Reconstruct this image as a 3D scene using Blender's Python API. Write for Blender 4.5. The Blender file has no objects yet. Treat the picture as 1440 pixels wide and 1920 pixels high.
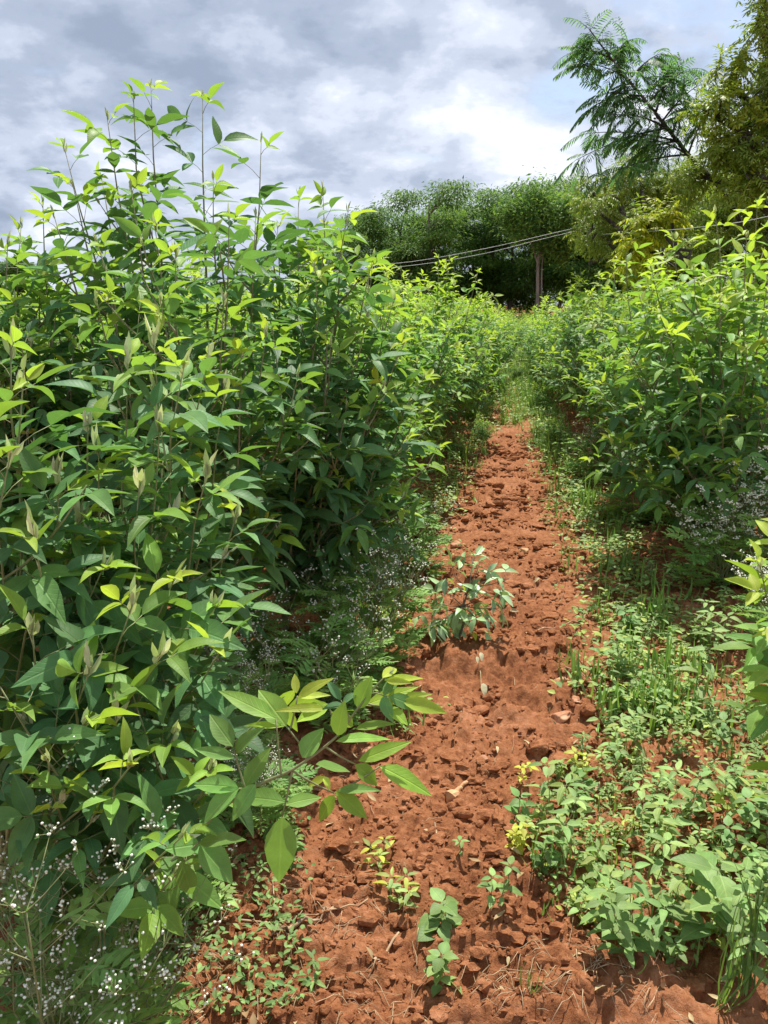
import bpy, math, random
import numpy as np
from mathutils import Vector, Matrix

# ---------------------------------------------------------------- camera, sky, sun, exposure
SC = bpy.context.scene
COL = SC.collection
CAM_H, PITCH, VFOV = 1.5, math.radians(15.0), math.radians(67.0)
FPX = 960.0 / math.tan(VFOV / 2)                      # focal length in photo pixels
cam_d = bpy.data.cameras.new("camera"); cam = bpy.data.objects.new("camera", cam_d); COL.objects.link(cam)
cam.location = (0, 0, CAM_H); cam.rotation_euler = (math.pi / 2 - PITCH, 0, 0)
cam_d.sensor_fit = 'VERTICAL'; cam_d.angle = VFOV; cam_d.clip_start = 0.05; cam_d.clip_end = 3000
cam_d.dof.use_dof = False
SC.camera = cam

SUN_EL, SUN_AZ = math.radians(60), math.radians(14)   # azimuth from +Y, negative = left
SC.view_settings.view_transform = 'Standard'; SC.view_settings.look = 'None'
SC.view_settings.exposure = 0.50; SC.view_settings.gamma = 1.0; SC.view_settings.use_curve_mapping = False
SC.cycles.max_bounces = 8; SC.cycles.transparent_max_bounces = 4; SC.cycles.transmission_bounces = 6
SC.cycles.diffuse_bounces = 4; SC.cycles.glossy_bounces = 2
SC.cycles.sample_clamp_indirect = 4.0

sun_d = bpy.data.lights.new("sun", 'SUN'); sun = bpy.data.objects.new("sun", sun_d); COL.objects.link(sun)
sun_d.energy = 5.0; sun_d.angle = math.radians(0.5); sun_d.color = (1.0, 0.955, 0.87)
sdir = Vector((math.sin(SUN_AZ) * math.cos(SUN_EL), math.cos(SUN_AZ) * math.cos(SUN_EL), math.sin(SUN_EL)))
sun.rotation_euler = (-sdir).to_track_quat('-Z', 'Y').to_euler(); sun.location = (0, 0, 30)

W = bpy.data.worlds.new("World"); SC.world = W; W.use_nodes = True
def wnodes():
    nt = W.node_tree; nt.nodes.clear(); N = nt.nodes.new; L = nt.links.new
    out = N('ShaderNodeOutputWorld'); bg = N('ShaderNodeBackground'); L(bg.outputs[0], out.inputs[0])
    sky = N('ShaderNodeTexSky'); sky.sky_type = 'NISHITA'; sky.sun_disc = False
    sky.sun_elevation = SUN_EL; sky.sun_rotation = SUN_AZ; sky.air_density = 1.0; sky.dust_density = 1.5
    bg.inputs[1].default_value = 0.104
    tc = N('ShaderNodeTexCoord'); sep = N('ShaderNodeSeparateXYZ'); L(tc.outputs['Generated'], sep.inputs[0])
    mz = N('ShaderNodeMath'); mz.operation = 'MAXIMUM'; L(sep.outputs[2], mz.inputs[0]); mz.inputs[1].default_value = 0.0
    az = N('ShaderNodeMath'); az.operation = 'ADD'; L(mz.outputs[0], az.inputs[0]); az.inputs[1].default_value = 0.34
    dx = N('ShaderNodeMath'); dx.operation = 'DIVIDE'; L(sep.outputs[0], dx.inputs[0]); L(az.outputs[0], dx.inputs[1])
    dy = N('ShaderNodeMath'); dy.operation = 'DIVIDE'; L(sep.outputs[1], dy.inputs[0]); L(az.outputs[0], dy.inputs[1])
    cmb = N('ShaderNodeCombineXYZ'); L(dx.outputs[0], cmb.inputs[0]); L(dy.outputs[0], cmb.inputs[1])
    def noise(scale, detail, rough, dist=0.0, off=(0, 0, 0)):
        mp = N('ShaderNodeMapping'); mp.inputs['Location'].default_value = off; L(cmb.outputs[0], mp.inputs[0])
        n = N('ShaderNodeTexNoise'); n.inputs['Scale'].default_value = scale; n.inputs['Detail'].default_value = detail
        n.inputs['Roughness'].default_value = rough; n.inputs['Distortion'].default_value = dist
        L(mp.outputs[0], n.inputs['Vector']); return n.outputs['Fac']
    def ramp(src, stops, inter='EASE'):
        r = N('ShaderNodeValToRGB'); r.color_ramp.interpolation = inter
        e = r.color_ramp.elements
        while len(e) > 1: e.remove(e[0])
        e[0].position = stops[0][0]; e[0].color = (*stops[0][1], 1)
        for p, c in stops[1:]:
            q = e.new(p); q.color = (*c, 1)
        L(src, r.inputs[0]); return r.outputs[0]
    big = noise(1.5, 3, .5, .2, (3.1, 1.7, 0)); fine = noise(4.4, 10, .56, .12, (7.3, 2.2, 0))
    def blob(x, y, r):                                # soft cloud masses where the photograph has them
        v = N('ShaderNodeVectorMath'); v.operation = 'DISTANCE'; L(cmb.outputs[0], v.inputs[0]); v.inputs[1].default_value = (x, y, 0)
        k = N('ShaderNodeMapRange'); k.interpolation_type = 'SMOOTHSTEP'; L(v.outputs['Value'], k.inputs[0]); k.inputs[1].default_value = 0; k.inputs[2].default_value = r; k.inputs[3].default_value = 1; k.inputs[4].default_value = 0
        return k.outputs[0]
    def M2(op, a, b):
        q = N('ShaderNodeMath'); q.operation = op
        for i, w in enumerate((a, b)):
            if isinstance(w, float): q.inputs[i].default_value = w
            else: L(w, q.inputs[i])
        return q.outputs[0]
    m = N('ShaderNodeMix'); m.data_type = 'FLOAT'; m.inputs[0].default_value = .62; L(big, m.inputs[2]); L(fine, m.inputs[3])
    dens = M2('ADD', m.outputs[0], M2('MULTIPLY', blob(.12, 1.62, .5), .035)); dens = M2('SUBTRACT', dens, M2('MULTIPLY', blob(-.50, 1.48, .5), .09))
    dens = M2('SUBTRACT', dens, M2('MULTIPLY', blob(.15, 2.3, .5), .03))
    tone = ramp(dens, [(.36, (2.5, 3.0, 4.0)), (.44, (3.3, 3.85, 4.9)), (.50, (4.4, 4.9, 6.0)), (.55, (5.4, 5.9, 6.9)), (.62, (7.0, 7.3, 8.0))])
    hs = M2('SUBTRACT', noise(2.2, 8, .6, .3, (11.4, 5.0, 0)), M2('ADD', M2('MULTIPLY', blob(.46, 1.50, .38), .17), M2('MULTIPLY', blob(.15, 1.42, .22), .14)))
    holes = ramp(hs, [(.28, (0, 0, 0)), (.42, (1, 1, 1))])
    mix = N('ShaderNodeMix'); mix.data_type = 'RGBA'; L(holes, mix.inputs[0]); L(sky.outputs[0], mix.inputs[6]); L(tone, mix.inputs[7])
    L(mix.outputs[2], bg.inputs[0])
wnodes()

# ---------------------------------------------------------------- helpers
rng = np.random.default_rng(7); random.seed(7)
Z = Vector((0, 0, 1))
def P(px, py, depth):
    """world point seen at photo pixel (px,py) at a given depth along the view axis"""
    x = depth * (px - 720) / FPX; v = -depth * (py - 960) / FPX
    return Vector((x, depth * math.cos(PITCH) + v * math.sin(PITCH), CAM_H - depth * math.sin(PITCH) + v * math.cos(PITCH)))
def G(px, py):
    a = PITCH + math.atan((py - 960) / FPX); d = CAM_H / math.tan(a)
    dep = d * math.cos(PITCH) + CAM_H * math.sin(PITCH)
    return (px - 720) / FPX * dep, d
SLOPE = 0.168
def xc(y): return 0.0 + SLOPE * y                     # path centre line (t = x - xc)
TR = [(0, .75), (1.35, .62), (1.55, .12), (2.0, .20), (2.4, .40), (3.3, .50), (5, .50), (7, .36), (9.8, .22), (18, .12), (40, .15)]
TL = [(0, -.6), (1.35, -.62), (1.7, -.66), (2.4, -.44), (3.3, -.52), (5, -.52), (9.8, -.34), (18, -.2), (40, -.15)]
def interp(tab, y): return np.interp(y, [a for a, b in tab], [b for a, b in tab])

def _hash(ix, iy, s):
    h = (ix * 374761393 + iy * 668265263 + s * 1442695041) & 0xffffffff
    h = ((h ^ (h >> 13)) * 1274126177) & 0xffffffff
    return ((h ^ (h >> 16)) & 0xffff) / 65535.0
def vnoise(x, y, s=0):
    x = np.asarray(x, float); y = np.asarray(y, float)
    ix = np.floor(x).astype(np.int64); iy = np.floor(y).astype(np.int64); fx = x - ix; fy = y - iy
    fx = fx * fx * (3 - 2 * fx); fy = fy * fy * (3 - 2 * fy)
    a = _hash(ix, iy, s); b = _hash(ix + 1, iy, s); c = _hash(ix, iy + 1, s); d = _hash(ix + 1, iy + 1, s)
    return (a + (b - a) * fx) * (1 - fy) + (c + (d - c) * fx) * fy
def fbm(x, y, octs, s=0, ridged=False):
    v = 0; amp = 1; tot = 0
    for k in range(octs):
        c, sn = math.cos(k * 1.1), math.sin(k * 1.1)
        n = vnoise((x * c - y * sn) * 2 ** k + 17 * k, (x * sn + y * c) * 2 ** k - 9 * k, s + k)
        if ridged: n = 1 - np.abs(2 * n - 1)
        v = v + n * amp; tot += amp; amp *= .55
    return v / tot
def gh(x, y):
    """height of the dug soil"""
    x = np.asarray(x, float); y = np.asarray(y, float)
    t = x - xc(y)
    near = 1 / (1 + (y / 14.0) ** 2)
    h = 0.07 * (fbm(x * 1.6, y * 1.6, 3, 3) - .5)
    h = h + near * 0.085 * (fbm(x * 5.5, y * 5.5, 4, 21, True) - .6) * (.4 + 1.2 * vnoise(x * 2.3 + 3, y * 2.3, 12))
    h = h + near * 0.034 * (fbm(x * 27, y * 27, 3, 40, True) - .6) * np.clip(2.0 * vnoise(x * 2.6, y * 2.6, 66) - .25, .12, 1.5)
    h = h + near * 0.024 * (vnoise(x * 55, y * 55, 90) - .5)
    h = h + 0.05 * np.clip((np.abs(t) - .5) / .5, 0, 1) * np.where(np.abs(t) < 6, 1, 1)
    # a dug hollow to the left of the seedling, a heap in front of it
    h = h - 0.07 * np.exp(-(((x - .18) / .22) ** 2 + ((y - 4.7) / .30) ** 2)) + .05 * np.exp(-(((x - .35) / .25) ** 2 + ((y - 4.3) / .18) ** 2))
    h = h - 0.05 * np.exp(-(((x - .38) / .13) ** 2 + ((y - 2.78) / .14) ** 2)) + .045 * np.exp(-(((x - .36) / .2) ** 2 + ((y - 3.05) / .12) ** 2))
    fade = np.clip(1 - (np.hypot(x, y) - 25) / 30, 0, 1)
    return h * fade
def gz(x, y): return float(gh(np.array([x]), np.array([y]))[0])

class Geo:
    def __init__(s): s.V = []; s.F = []; s.S = []; s.A = {}; s.n = 0
    def add(s, v, loops, sizes, **attrs):
        v = np.asarray(v, float).reshape(-1, 3); k = len(v)
        s.V.append(v); s.F.append(np.asarray(loops, np.int64).ravel() + s.n); s.S.append(np.asarray(sizes, np.int64).ravel())
        for nm, dim in (('tint', 1), ('rnd', 1), ('luv', 3)):
            a = attrs.get(nm)
            if a is None: a = np.zeros((k, dim))
            a = np.asarray(a, float)
            if a.ndim == 0: a = np.full(k, float(a))
            s.A.setdefault(nm, []).append(a.reshape(k, dim))
        s.n += k
    def mesh(s, name, mat, smooth=True):
        m = bpy.data.meshes.new(name)
        if s.n:
            V = np.concatenate(s.V); F = np.concatenate(s.F); S = np.concatenate(s.S)
            m.vertices.add(len(V)); m.vertices.foreach_set('co', V.astype(np.float32).ravel())
            m.loops.add(len(F)); m.loops.foreach_set('vertex_index', F.astype(np.int32))
            m.polygons.add(len(S)); st = np.concatenate([[0], np.cumsum(S)[:-1]])
            m.polygons.foreach_set('loop_start', st.astype(np.int32)); m.polygons.foreach_set('loop_total', S.astype(np.int32))
            m.update(calc_edges=True)
            m.polygons.foreach_set('use_smooth', np.full(len(S), smooth))
            for nm, ty, key in (('tint', 'FLOAT', 'value'), ('rnd', 'FLOAT', 'value'), ('luv', 'FLOAT_VECTOR', 'vector')):
                a = m.attributes.new(nm, ty, 'POINT'); a.data.foreach_set(key, np.concatenate(s.A[nm]).astype(np.float32).ravel())
        m.materials.append(mat)
        return m
    def obj(s, name, mat, parent=None, smooth=True):
        o = bpy.data.objects.new(name, s.mesh(name, mat, smooth)); COL.objects.link(o)
        if parent is not None: o.parent = parent
        return o

def tube(g, pts, radii, sides=5, tint=0.0, rnd=None):
    pts = [Vector(p) for p in pts]; n = len(pts)
    if n < 2: return
    ang = np.arange(sides) * 2 * math.pi / sides; ca, sa = np.cos(ang), np.sin(ang)
    V = np.zeros((n, sides, 3)); ref = None
    for i, p in enumerate(pts):
        d = (pts[min(i + 1, n - 1)] - pts[max(i - 1, 0)])
        if d.length < 1e-9: d = Vector((0, 0, 1))
        d.normalize()
        if ref is None:
            ref = d.cross(Vector((1, 0, 0)) if abs(d.x) < .8 else Vector((0, 1, 0))).normalized()
        a = (ref - d * ref.dot(d)).normalized(); ref = a; b = d.cross(a)
        r = radii[i] if hasattr(radii, '__len__') else radii
        V[i] = np.array(p) + r * (ca[:, None] * np.array(a) + sa[:, None] * np.array(b))
    i = np.arange(n - 1)[:, None] * sides; j = np.arange(sides)[None, :]; j2 = (j + 1) % sides
    Q = np.stack([i + j, i + j2, i + sides + j2, i + sides + j], -1).reshape(-1)
    V = V.reshape(-1, 3); cap = [(n - 1) * sides + k for k in range(sides)]
    loops = np.concatenate([Q, cap]); sizes = [4] * ((n - 1) * sides) + [sides]
    g.add(V, loops, sizes, tint=tint, rnd=random.random() if rnd is None else rnd)

# leaf templates: stations along the midrib, half widths
def template(st, hw):
    v = [(0, 0)]; 
    for s_, w_ in zip(st[1:-1], hw[1:-1]): v += [(s_, -w_), (s_, 0), (s_, w_)]
    v += [(1, 0)]; n = len(st) - 2; loops = []; sizes = []
    loops += [0, 1, 2, 0, 2, 3]; sizes += [3, 3]
    for i in range(n - 1):
        a = 1 + 3 * i; b = a + 3
        loops += [a, b, b + 1, a + 1, a + 1, b + 1, b + 2, a + 2]; sizes += [4, 4]
    a = 1 + 3 * (n - 1); t = len(v) - 1
    loops += [a, t, a + 1, a + 1, t, a + 2]; sizes += [3, 3]
    return np.array(v, float), np.array(loops), np.array(sizes)
T_NEAR = template([0, .10, .26, .45, .65, .84, 1], [0, .50, .92, 1, .80, .40, 0])
T_MID = template([0, .28, .62, 1], [0, .92, .85, 0])
T_OVATE = template([0, .10, .28, .5, .75, .92, 1], [0, .62, 1, .95, .62, .25, 0])
T_FAR = template([0, .45, 1], [0, 1, 0])
T_STRIP = template([0, .06, .3, .6, .85, 1], [0, .8, 1, .85, .5, 0])

def nrmz(a): return a / np.maximum(np.linalg.norm(a, axis=-1, keepdims=True), 1e-9)
class Leaves:
    def __init__(s): s.r = []
    def one(s, pos, axis, nrm, L, W, tint, curl=.12, fold=.25):
        s.r.append((pos[0], pos[1], pos[2], axis[0], axis[1], axis[2], nrm[0], nrm[1], nrm[2], L, W, tint, curl, fold))
    def many(s, pos, axis, nrm, L, W, tint, curl, fold):
        n = len(pos); f = lambda a: np.broadcast_to(np.asarray(a, float), (n,)).reshape(n, 1)
        s.r += list(np.concatenate([pos, axis, nrm, f(L), f(W), f(tint), f(curl), f(fold)], 1))
    def emit(s, g, tpl):
        if not s.r: return
        R = np.array(s.r, float); n = len(R); v, loops, sizes = tpl; k = len(v)
        p, x, z = R[:, 0:3], nrmz(R[:, 3:6]), R[:, 6:9]
        z = nrmz(z - x * (x * z).sum(1, keepdims=True)); y = np.cross(z, x)
        L, Wd, ti, cu, fo = (R[:, i:i + 1] for i in range(9, 14))
        u = v[None, :, 0]; w = v[None, :, 1]
        ph = rng.random((n, 1)) * 6.28
        lx = u * L; ly = w * Wd * .5
        lz = -cu * L * u ** 2 + fo * np.abs(ly) + .012 * L * np.sin(9 * u + ph + 3 * np.sign(w)) * (np.abs(w) > .01)
        V = p[:, None] + lx[..., None] * x[:, None] + ly[..., None] * y[:, None] + lz[..., None] * z[:, None]
        LP = (loops[None] + (np.arange(n) * k)[:, None]).ravel()
        luv = np.zeros((n, k, 3)); luv[..., 0] = u; luv[..., 1] = w
        g.add(V.reshape(-1, 3), LP, np.tile(sizes, n), tint=np.repeat(ti.ravel(), k), rnd=np.repeat(rng.random(n), k), luv=luv.reshape(-1, 3))

def rv(a=1.0): return Vector((random.gauss(0, a), random.gauss(0, a), random.gauss(0, a)))
def tag(o, label=None, cat=None, group=None, kind=None):
    if label: o['label'] = label
    if cat: o['category'] = cat
    if group: o['group'] = group
    if kind: o['kind'] = kind
    return o
def empty(name, loc, label, cat, group=None, rz=0.0, sc=1.0):
    o = bpy.data.objects.new(name, None); COL.objects.link(o); o.location = loc; o.rotation_euler = (0, 0, rz); o.scale = (sc,) * 3
    o.empty_display_size = .1
    return tag(o, label, cat, group)
def dup(root, loc, rz=0.0, sc=1.0, label=None, group=None, tilt=(0, 0)):
    r = root.copy(); COL.objects.link(r); r.location = loc; r.rotation_euler = (tilt[0], tilt[1], rz)
    r.scale = (sc,) * 3 if not hasattr(sc, '__len__') else sc
    if label: r['label'] = label
    if group: r['group'] = group
    for ch in list(root.children):
        c = ch.copy(); COL.objects.link(c); c.parent = r
        for q in list(ch.children):
            d = q.copy(); COL.objects.link(d); d.parent = c
    return r

# ---------------------------------------------------------------- materials
def newmat(name):
    m = bpy.data.materials.new(name); m.use_nodes = True; nt = m.node_tree; nt.nodes.clear(); return m, nt, nt.nodes.new, nt.links.new
def mathn(N, L, op, a, b=None):
    m = N('ShaderNodeMath'); m.operation = op
    for i, q in enumerate((a, b)):
        if q is None: continue
        if isinstance(q, (int, float)): m.inputs[i].default_value = q
        else: L(q, m.inputs[i])
    return m.outputs[0]
def leaf_mat(name, stops, trans_col=(.42, .62, .03), trans=.42, rough=.5, spec=.25, vein=.5, hue=.02, back=(1.25, 1.2, 1.3), nveins=10):
    m, nt, N, L = newmat(name)
    out = N('ShaderNodeOutputMaterial')
    ti = N('ShaderNodeAttribute'); ti.attribute_name = 'tint'; rn = N('ShaderNodeAttribute'); rn.attribute_name = 'rnd'
    uv = N('ShaderNodeAttribute'); uv.attribute_name = 'luv'
    oi = N('ShaderNodeObjectInfo')
    r = N('ShaderNodeValToRGB'); e = r.color_ramp.elements
    while len(e) > 1: e.remove(e[0])
    e[0].position = stops[0][0]; e[0].color = (*stops[0][1], 1)
    for p, c in stops[1:]: q = e.new(p); q.color = (*c, 1)
    L(ti.outputs['Fac'], r.inputs[0])
    hsv = N('ShaderNodeHueSaturation'); L(r.outputs[0], hsv.inputs['Color'])
    hh = mathn(N, L, 'ADD', mathn(N, L, 'MULTIPLY', mathn(N, L, 'SUBTRACT', rn.outputs['Fac'], .5), hue), .5); L(hh, hsv.inputs['Hue'])
    wn = N('ShaderNodeMapRange'); L(rn.outputs['Fac'], wn.inputs[0]); wn.inputs[3].default_value = .72; wn.inputs[4].default_value = 1.28
    ob = N('ShaderNodeMapRange'); L(oi.outputs['Random'], ob.inputs[0]); ob.inputs[3].default_value = .86; ob.inputs[4].default_value = 1.14
    L(mathn(N, L, 'MULTIPLY', wn.outputs[0], ob.outputs[0]), hsv.inputs['Value'])
    sep = N('ShaderNodeSeparateXYZ'); L(uv.outputs['Vector'], sep.inputs[0])
    av = mathn(N, L, 'ABSOLUTE', sep.outputs[1])
    mid = N('ShaderNodeMapRange'); L(av, mid.inputs[0]); mid.inputs[1].default_value = .02; mid.inputs[2].default_value = .10; mid.inputs[3].default_value = 1; mid.inputs[4].default_value = 0
    # side veins
    ph = mathn(N, L, 'SUBTRACT', mathn(N, L, 'MULTIPLY', sep.outputs[0], float(nveins)), mathn(N, L, 'MULTIPLY', av, 2.2))
    fr = mathn(N, L, 'FRACT', ph); tri = mathn(N, L, 'ABSOLUTE', mathn(N, L, 'SUBTRACT', fr, .5))
    sv = N('ShaderNodeMapRange'); L(tri, sv.inputs[0]); sv.inputs[1].default_value = .0; sv.inputs[2].default_value = .10; sv.inputs[3].default_value = .5; sv.inputs[4].default_value = 0
    vv = mathn(N, L, 'MULTIPLY', mathn(N, L, 'MAXIMUM', mid.outputs[0], sv.outputs[0]), vein)
    vm = N('ShaderNodeMix'); vm.data_type = 'RGBA'; L(vv, vm.inputs[0]); L(hsv.outputs[0], vm.inputs[6])
    lt = N('ShaderNodeMix'); lt.data_type = 'RGBA'; lt.blend_type = 'MULTIPLY'; lt.inputs[0].default_value = 1; L(hsv.outputs[0], lt.inputs[6]); lt.inputs[7].default_value = (2.0, 1.7, 1.6, 1); L(lt.outputs[2], vm.inputs[7])
    # blotches and paler underside
    geo = N('ShaderNodeNewGeometry')
    bk = N('ShaderNodeMix'); bk.data_type = 'RGBA'; bk.blend_type = 'MULTIPLY'; L(geo.outputs['Backfacing'], bk.inputs[0]); L(vm.outputs[2], bk.inputs[6]); bk.inputs[7].default_value = (*back, 1)
    tc = N('ShaderNodeTexCoord'); nz = N('ShaderNodeTexNoise'); nz.inputs['Scale'].default_value = 45; nz.inputs['Detail'].default_value = 3; L(tc.outputs['Object'], nz.inputs['Vector'])
    bl = N('ShaderNodeMapRange'); L(nz.outputs['Fac'], bl.inputs[0]); bl.inputs[1].default_value = .3; bl.inputs[2].default_value = .7; bl.inputs[3].default_value = .85; bl.inputs[4].default_value = 1.15
    sc = N('ShaderNodeVectorMath'); sc.operation = 'SCALE'; L(bk.outputs[2], sc.inputs[0]); L(bl.outputs[0], sc.inputs['Scale'])
    sp = N('ShaderNodeTexNoise'); sp.inputs['Scale'].default_value = 160; sp.inputs['Detail'].default_value = 2; L(tc.outputs['Object'], sp.inputs['Vector'])
    sm = N('ShaderNodeMapRange'); L(sp.outputs['Fac'], sm.inputs[0]); sm.inputs[1].default_value = .70; sm.inputs[2].default_value = .76; sm.inputs[3].default_value = 0; sm.inputs[4].default_value = .55
    sx = N('ShaderNodeMix'); sx.data_type = 'RGBA'; L(sm.outputs[0], sx.inputs[0]); L(sc.outputs[0], sx.inputs[6]); sx.inputs[7].default_value = (.30, .24, .10, 1); sc_out = sx.outputs[2]
    bs = N('ShaderNodeBsdfPrincipled'); L(sc_out, bs.inputs['Base Color']); bs.inputs['Roughness'].default_value = rough
    bs.inputs['Specular IOR Level'].default_value = spec
    bm = N('ShaderNodeBump'); bm.inputs['Strength'].default_value = .35; bm.inputs['Distance'].default_value = .002
    L(mathn(N, L, 'SUBTRACT', 1.0, mathn(N, L, 'MAXIMUM', mid.outputs[0], sv.outputs[0])), bm.inputs['Height']); L(bm.outputs[0], bs.inputs['Normal'])
    tr = N('ShaderNodeBsdfTranslucent')
    tm = N('ShaderNodeMix'); tm.data_type = 'RGBA'; tm.blend_type = 'MIX'; tm.inputs[0].default_value = .72; L(sc.outputs[0], tm.inputs[6]); 
    cr = N('ShaderNodeMix'); cr.data_type = 'RGBA'; L(ti.outputs['Fac'], cr.inputs[0]); cr.inputs[6].default_value = (trans_col[0] * .46, trans_col[1] * .72, trans_col[2] * 1.6, 1); cr.inputs[7].default_value = (*trans_col, 1); L(cr.outputs[2], tm.inputs[7])
    tk = N('ShaderNodeMix'); tk.data_type = 'RGBA'; tk.blend_type = 'MULTIPLY'; tk.inputs[0].default_value = 1; L(tm.outputs[2], tk.inputs[6])
    # young leaves are thinner and let more light through
    ty = N('ShaderNodeMapRange'); L(ti.outputs['Fac'], ty.inputs[0]); ty.inputs[3].default_value = .62; ty.inputs[4].default_value = 1.2
    cb = N('ShaderNodeCombineColor'); L(ty.outputs[0], cb.inputs[0]); L(ty.outputs[0], cb.inputs[1]); L(ty.outputs[0], cb.inputs[2]); L(cb.outputs[0], tk.inputs[7])
    L(tk.outputs[2], tr.inputs[0])
    mx = N('ShaderNodeMixShader'); mx.inputs[0].default_value = trans; L(bs.outputs[0], mx.inputs[1]); L(tr.outputs[0], mx.inputs[2]); L(mx.outputs[0], out.inputs[0])
    return m
def plain_mat(name, c1, c2, scale=30, rough=.7, bump=.3, dist=.003, spec=.3, stretch=None, trans=0):
    m, nt, N, L = newmat(name); out = N('ShaderNodeOutputMaterial')
    tc = N('ShaderNodeTexCoord'); mp = N('ShaderNodeMapping'); L(tc.outputs['Object'], mp.inputs[0])
    if stretch: mp.inputs['Scale'].default_value = stretch
    nz = N('ShaderNodeTexNoise'); nz.inputs['Scale'].default_value = scale; nz.inputs['Detail'].default_value = 6; L(mp.outputs[0], nz.inputs['Vector'])
    r = N('ShaderNodeValToRGB'); r.color_ramp.elements[0].position = .35; r.color_ramp.elements[1].position = .65
    r.color_ramp.elements[0].color = (*c1, 1); r.color_ramp.elements[1].color = (*c2, 1); L(nz.outputs['Fac'], r.inputs[0])
    oi = N('ShaderNodeObjectInfo'); ob = N('ShaderNodeMapRange'); L(oi.outputs['Random'], ob.inputs[0]); ob.inputs[3].default_value = .85; ob.inputs[4].default_value = 1.15
    sc = N('ShaderNodeVectorMath'); sc.operation = 'SCALE'; L(r.outputs[0], sc.inputs[0]); L(ob.outputs[0], sc.inputs['Scale'])
    bs = N('ShaderNodeBsdfPrincipled'); L(sc.outputs[0], bs.inputs['Base Color']); bs.inputs['Roughness'].default_value = rough; bs.inputs['Specular IOR Level'].default_value = spec
    bm = N('ShaderNodeBump'); bm.inputs['Strength'].default_value = bump; bm.inputs['Distance'].default_value = dist; L(nz.outputs['Fac'], bm.inputs['Height']); L(bm.outputs[0], bs.inputs['Normal'])
    L(bs.outputs[0], out.inputs[0]); return m
def soil_mat(name, gain=1.0):
    m, nt, N, L = newmat(name); out = N('ShaderNodeOutputMaterial'); geo = N('ShaderNodeNewGeometry')
    def nz(s, d, r=.6):
        n = N('ShaderNodeTexNoise'); n.inputs['Scale'].default_value = s; n.inputs['Detail'].default_value = d; n.inputs['Roughness'].default_value = r; L(geo.outputs['Position'], n.inputs['Vector']); return n.outputs['Fac']
    a = nz(2.2, 5); b = nz(38, 8, .7); c = nz(240, 3)
    r = N('ShaderNodeValToRGB'); e = r.color_ramp.elements
    e[0].position = .36; e[0].color = (.125 * gain, .042 * gain, .018 * gain, 1); e[1].position = .66; e[1].color = (.43 * gain, .20 * gain, .108 * gain, 1)
    q = e.new(.5); q.color = (.290 * gain, .114 * gain, .049 * gain, 1)
    mm = N('ShaderNodeMix'); mm.data_type = 'FLOAT'; mm.inputs[0].default_value = .6; L(a, mm.inputs[2]); L(b, mm.inputs[3]); L(mm.outputs[0], r.inputs[0])
    # pale grit specks
    gr = N('ShaderNodeTexVoronoi'); gr.inputs['Scale'].default_value = 95; L(geo.outputs['Position'], gr.inputs['Vector'])
    g1 = N('ShaderNodeMapRange'); L(gr.outputs['Distance'], g1.inputs[0]); g1.inputs[1].default_value = .10; g1.inputs[2].default_value = .2; g1.inputs[3].default_value = .55; g1.inputs[4].default_value = 0
    gm = mathn(N, L, 'MULTIPLY', g1.outputs[0], mathn(N, L, 'GREATER_THAN', nz(55, 2), .58))
    mg = N('ShaderNodeMix'); mg.data_type = 'RGBA'; L(gm, mg.inputs[0]); L(r.outputs[0], mg.inputs[6]); mg.inputs[7].default_value = (.52, .33, .22, 1)
    bs = N('ShaderNodeBsdfPrincipled'); L(mg.outputs[2], bs.inputs['Base Color']); bs.inputs['Roughness'].default_value = .95; bs.inputs['Specular IOR Level'].default_value = .1
    b1 = N('ShaderNodeBump'); b1.inputs['Strength'].default_value = .9; b1.inputs['Distance'].default_value = .012; L(b, b1.inputs['Height'])
    b2 = N('ShaderNodeBump'); b2.inputs['Strength'].default_value = .7; b2.inputs['Distance'].default_value = .003; L(c, b2.inputs['Height']); L(b1.outputs[0], b2.inputs['Normal'])
    L(b2.outputs[0], bs.inputs['Normal']); L(bs.outputs[0], out.inputs[0]); return m
M = {}
M['soil'] = soil_mat('red_soil'); M['clod'] = soil_mat('red_clod', 1.1)
M['pea'] = leaf_mat('pea_leaf', [(0, (.108, .238, .096)), (.30, (.150, .310, .088)), (.7, (.27, .44, .055)), (1, (.42, .51, .07))], vein=.35, rough=.5)
M['shoot'] = leaf_mat('young_shoot', [(0, (.30, .40, .17)), (1, (.66, .66, .46))], trans=.3, vein=.2, rough=.6, nveins=5)
M['weed'] = leaf_mat('weed_leaf', [(0, (.14, .27, .08)), (.5, (.31, .44, .14)), (1, (.50, .48, .05))], vein=.35, trans=.34, rough=.5, spec=.25, nveins=6)
M['parth'] = leaf_mat('feathery_leaf', [(0, (.22, .42, .11)), (1, (.36, .54, .15))], vein=.15, trans=.4, nveins=3)
M['fern'] = leaf_mat('fine_leaf', [(0, (.09, .20, .07)), (1, (.18, .31, .08))], vein=.0, trans=.48, nveins=3, trans_col=(.2, .4, .05))
M['neem'] = leaf_mat('olive_leaf', [(0, (.18, .25, .05)), (.55, (.34, .39, .05)), (.85, (.42, .42, .03)), (1, (.62, .55, .03))], vein=.2, trans=.4, trans_col=(.40, .54, .03), nveins=5, rough=.45, spec=.3)
M['far'] = leaf_mat('far_leaf', [(0, (.055, .125, .035)), (1, (.17, .29, .055))], vein=0, trans=.38, trans_col=(.34, .52, .05), rough=.6, spec=.12)
M['grass'] = leaf_mat('grass_blade', [(0, (.13, .26, .06)), (.8, (.24, .36, .10)), (1, (.45, .42, .18))], vein=.2, trans=.35, nveins=1)
M['stem'] = plain_mat('green_stem', (.16, .19, .07), (.27, .28, .13), 60, .6)
M['woody'] = plain_mat('woody_stem', (.16, .17, .085), (.29, .27, .15), 60, .7)
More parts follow.
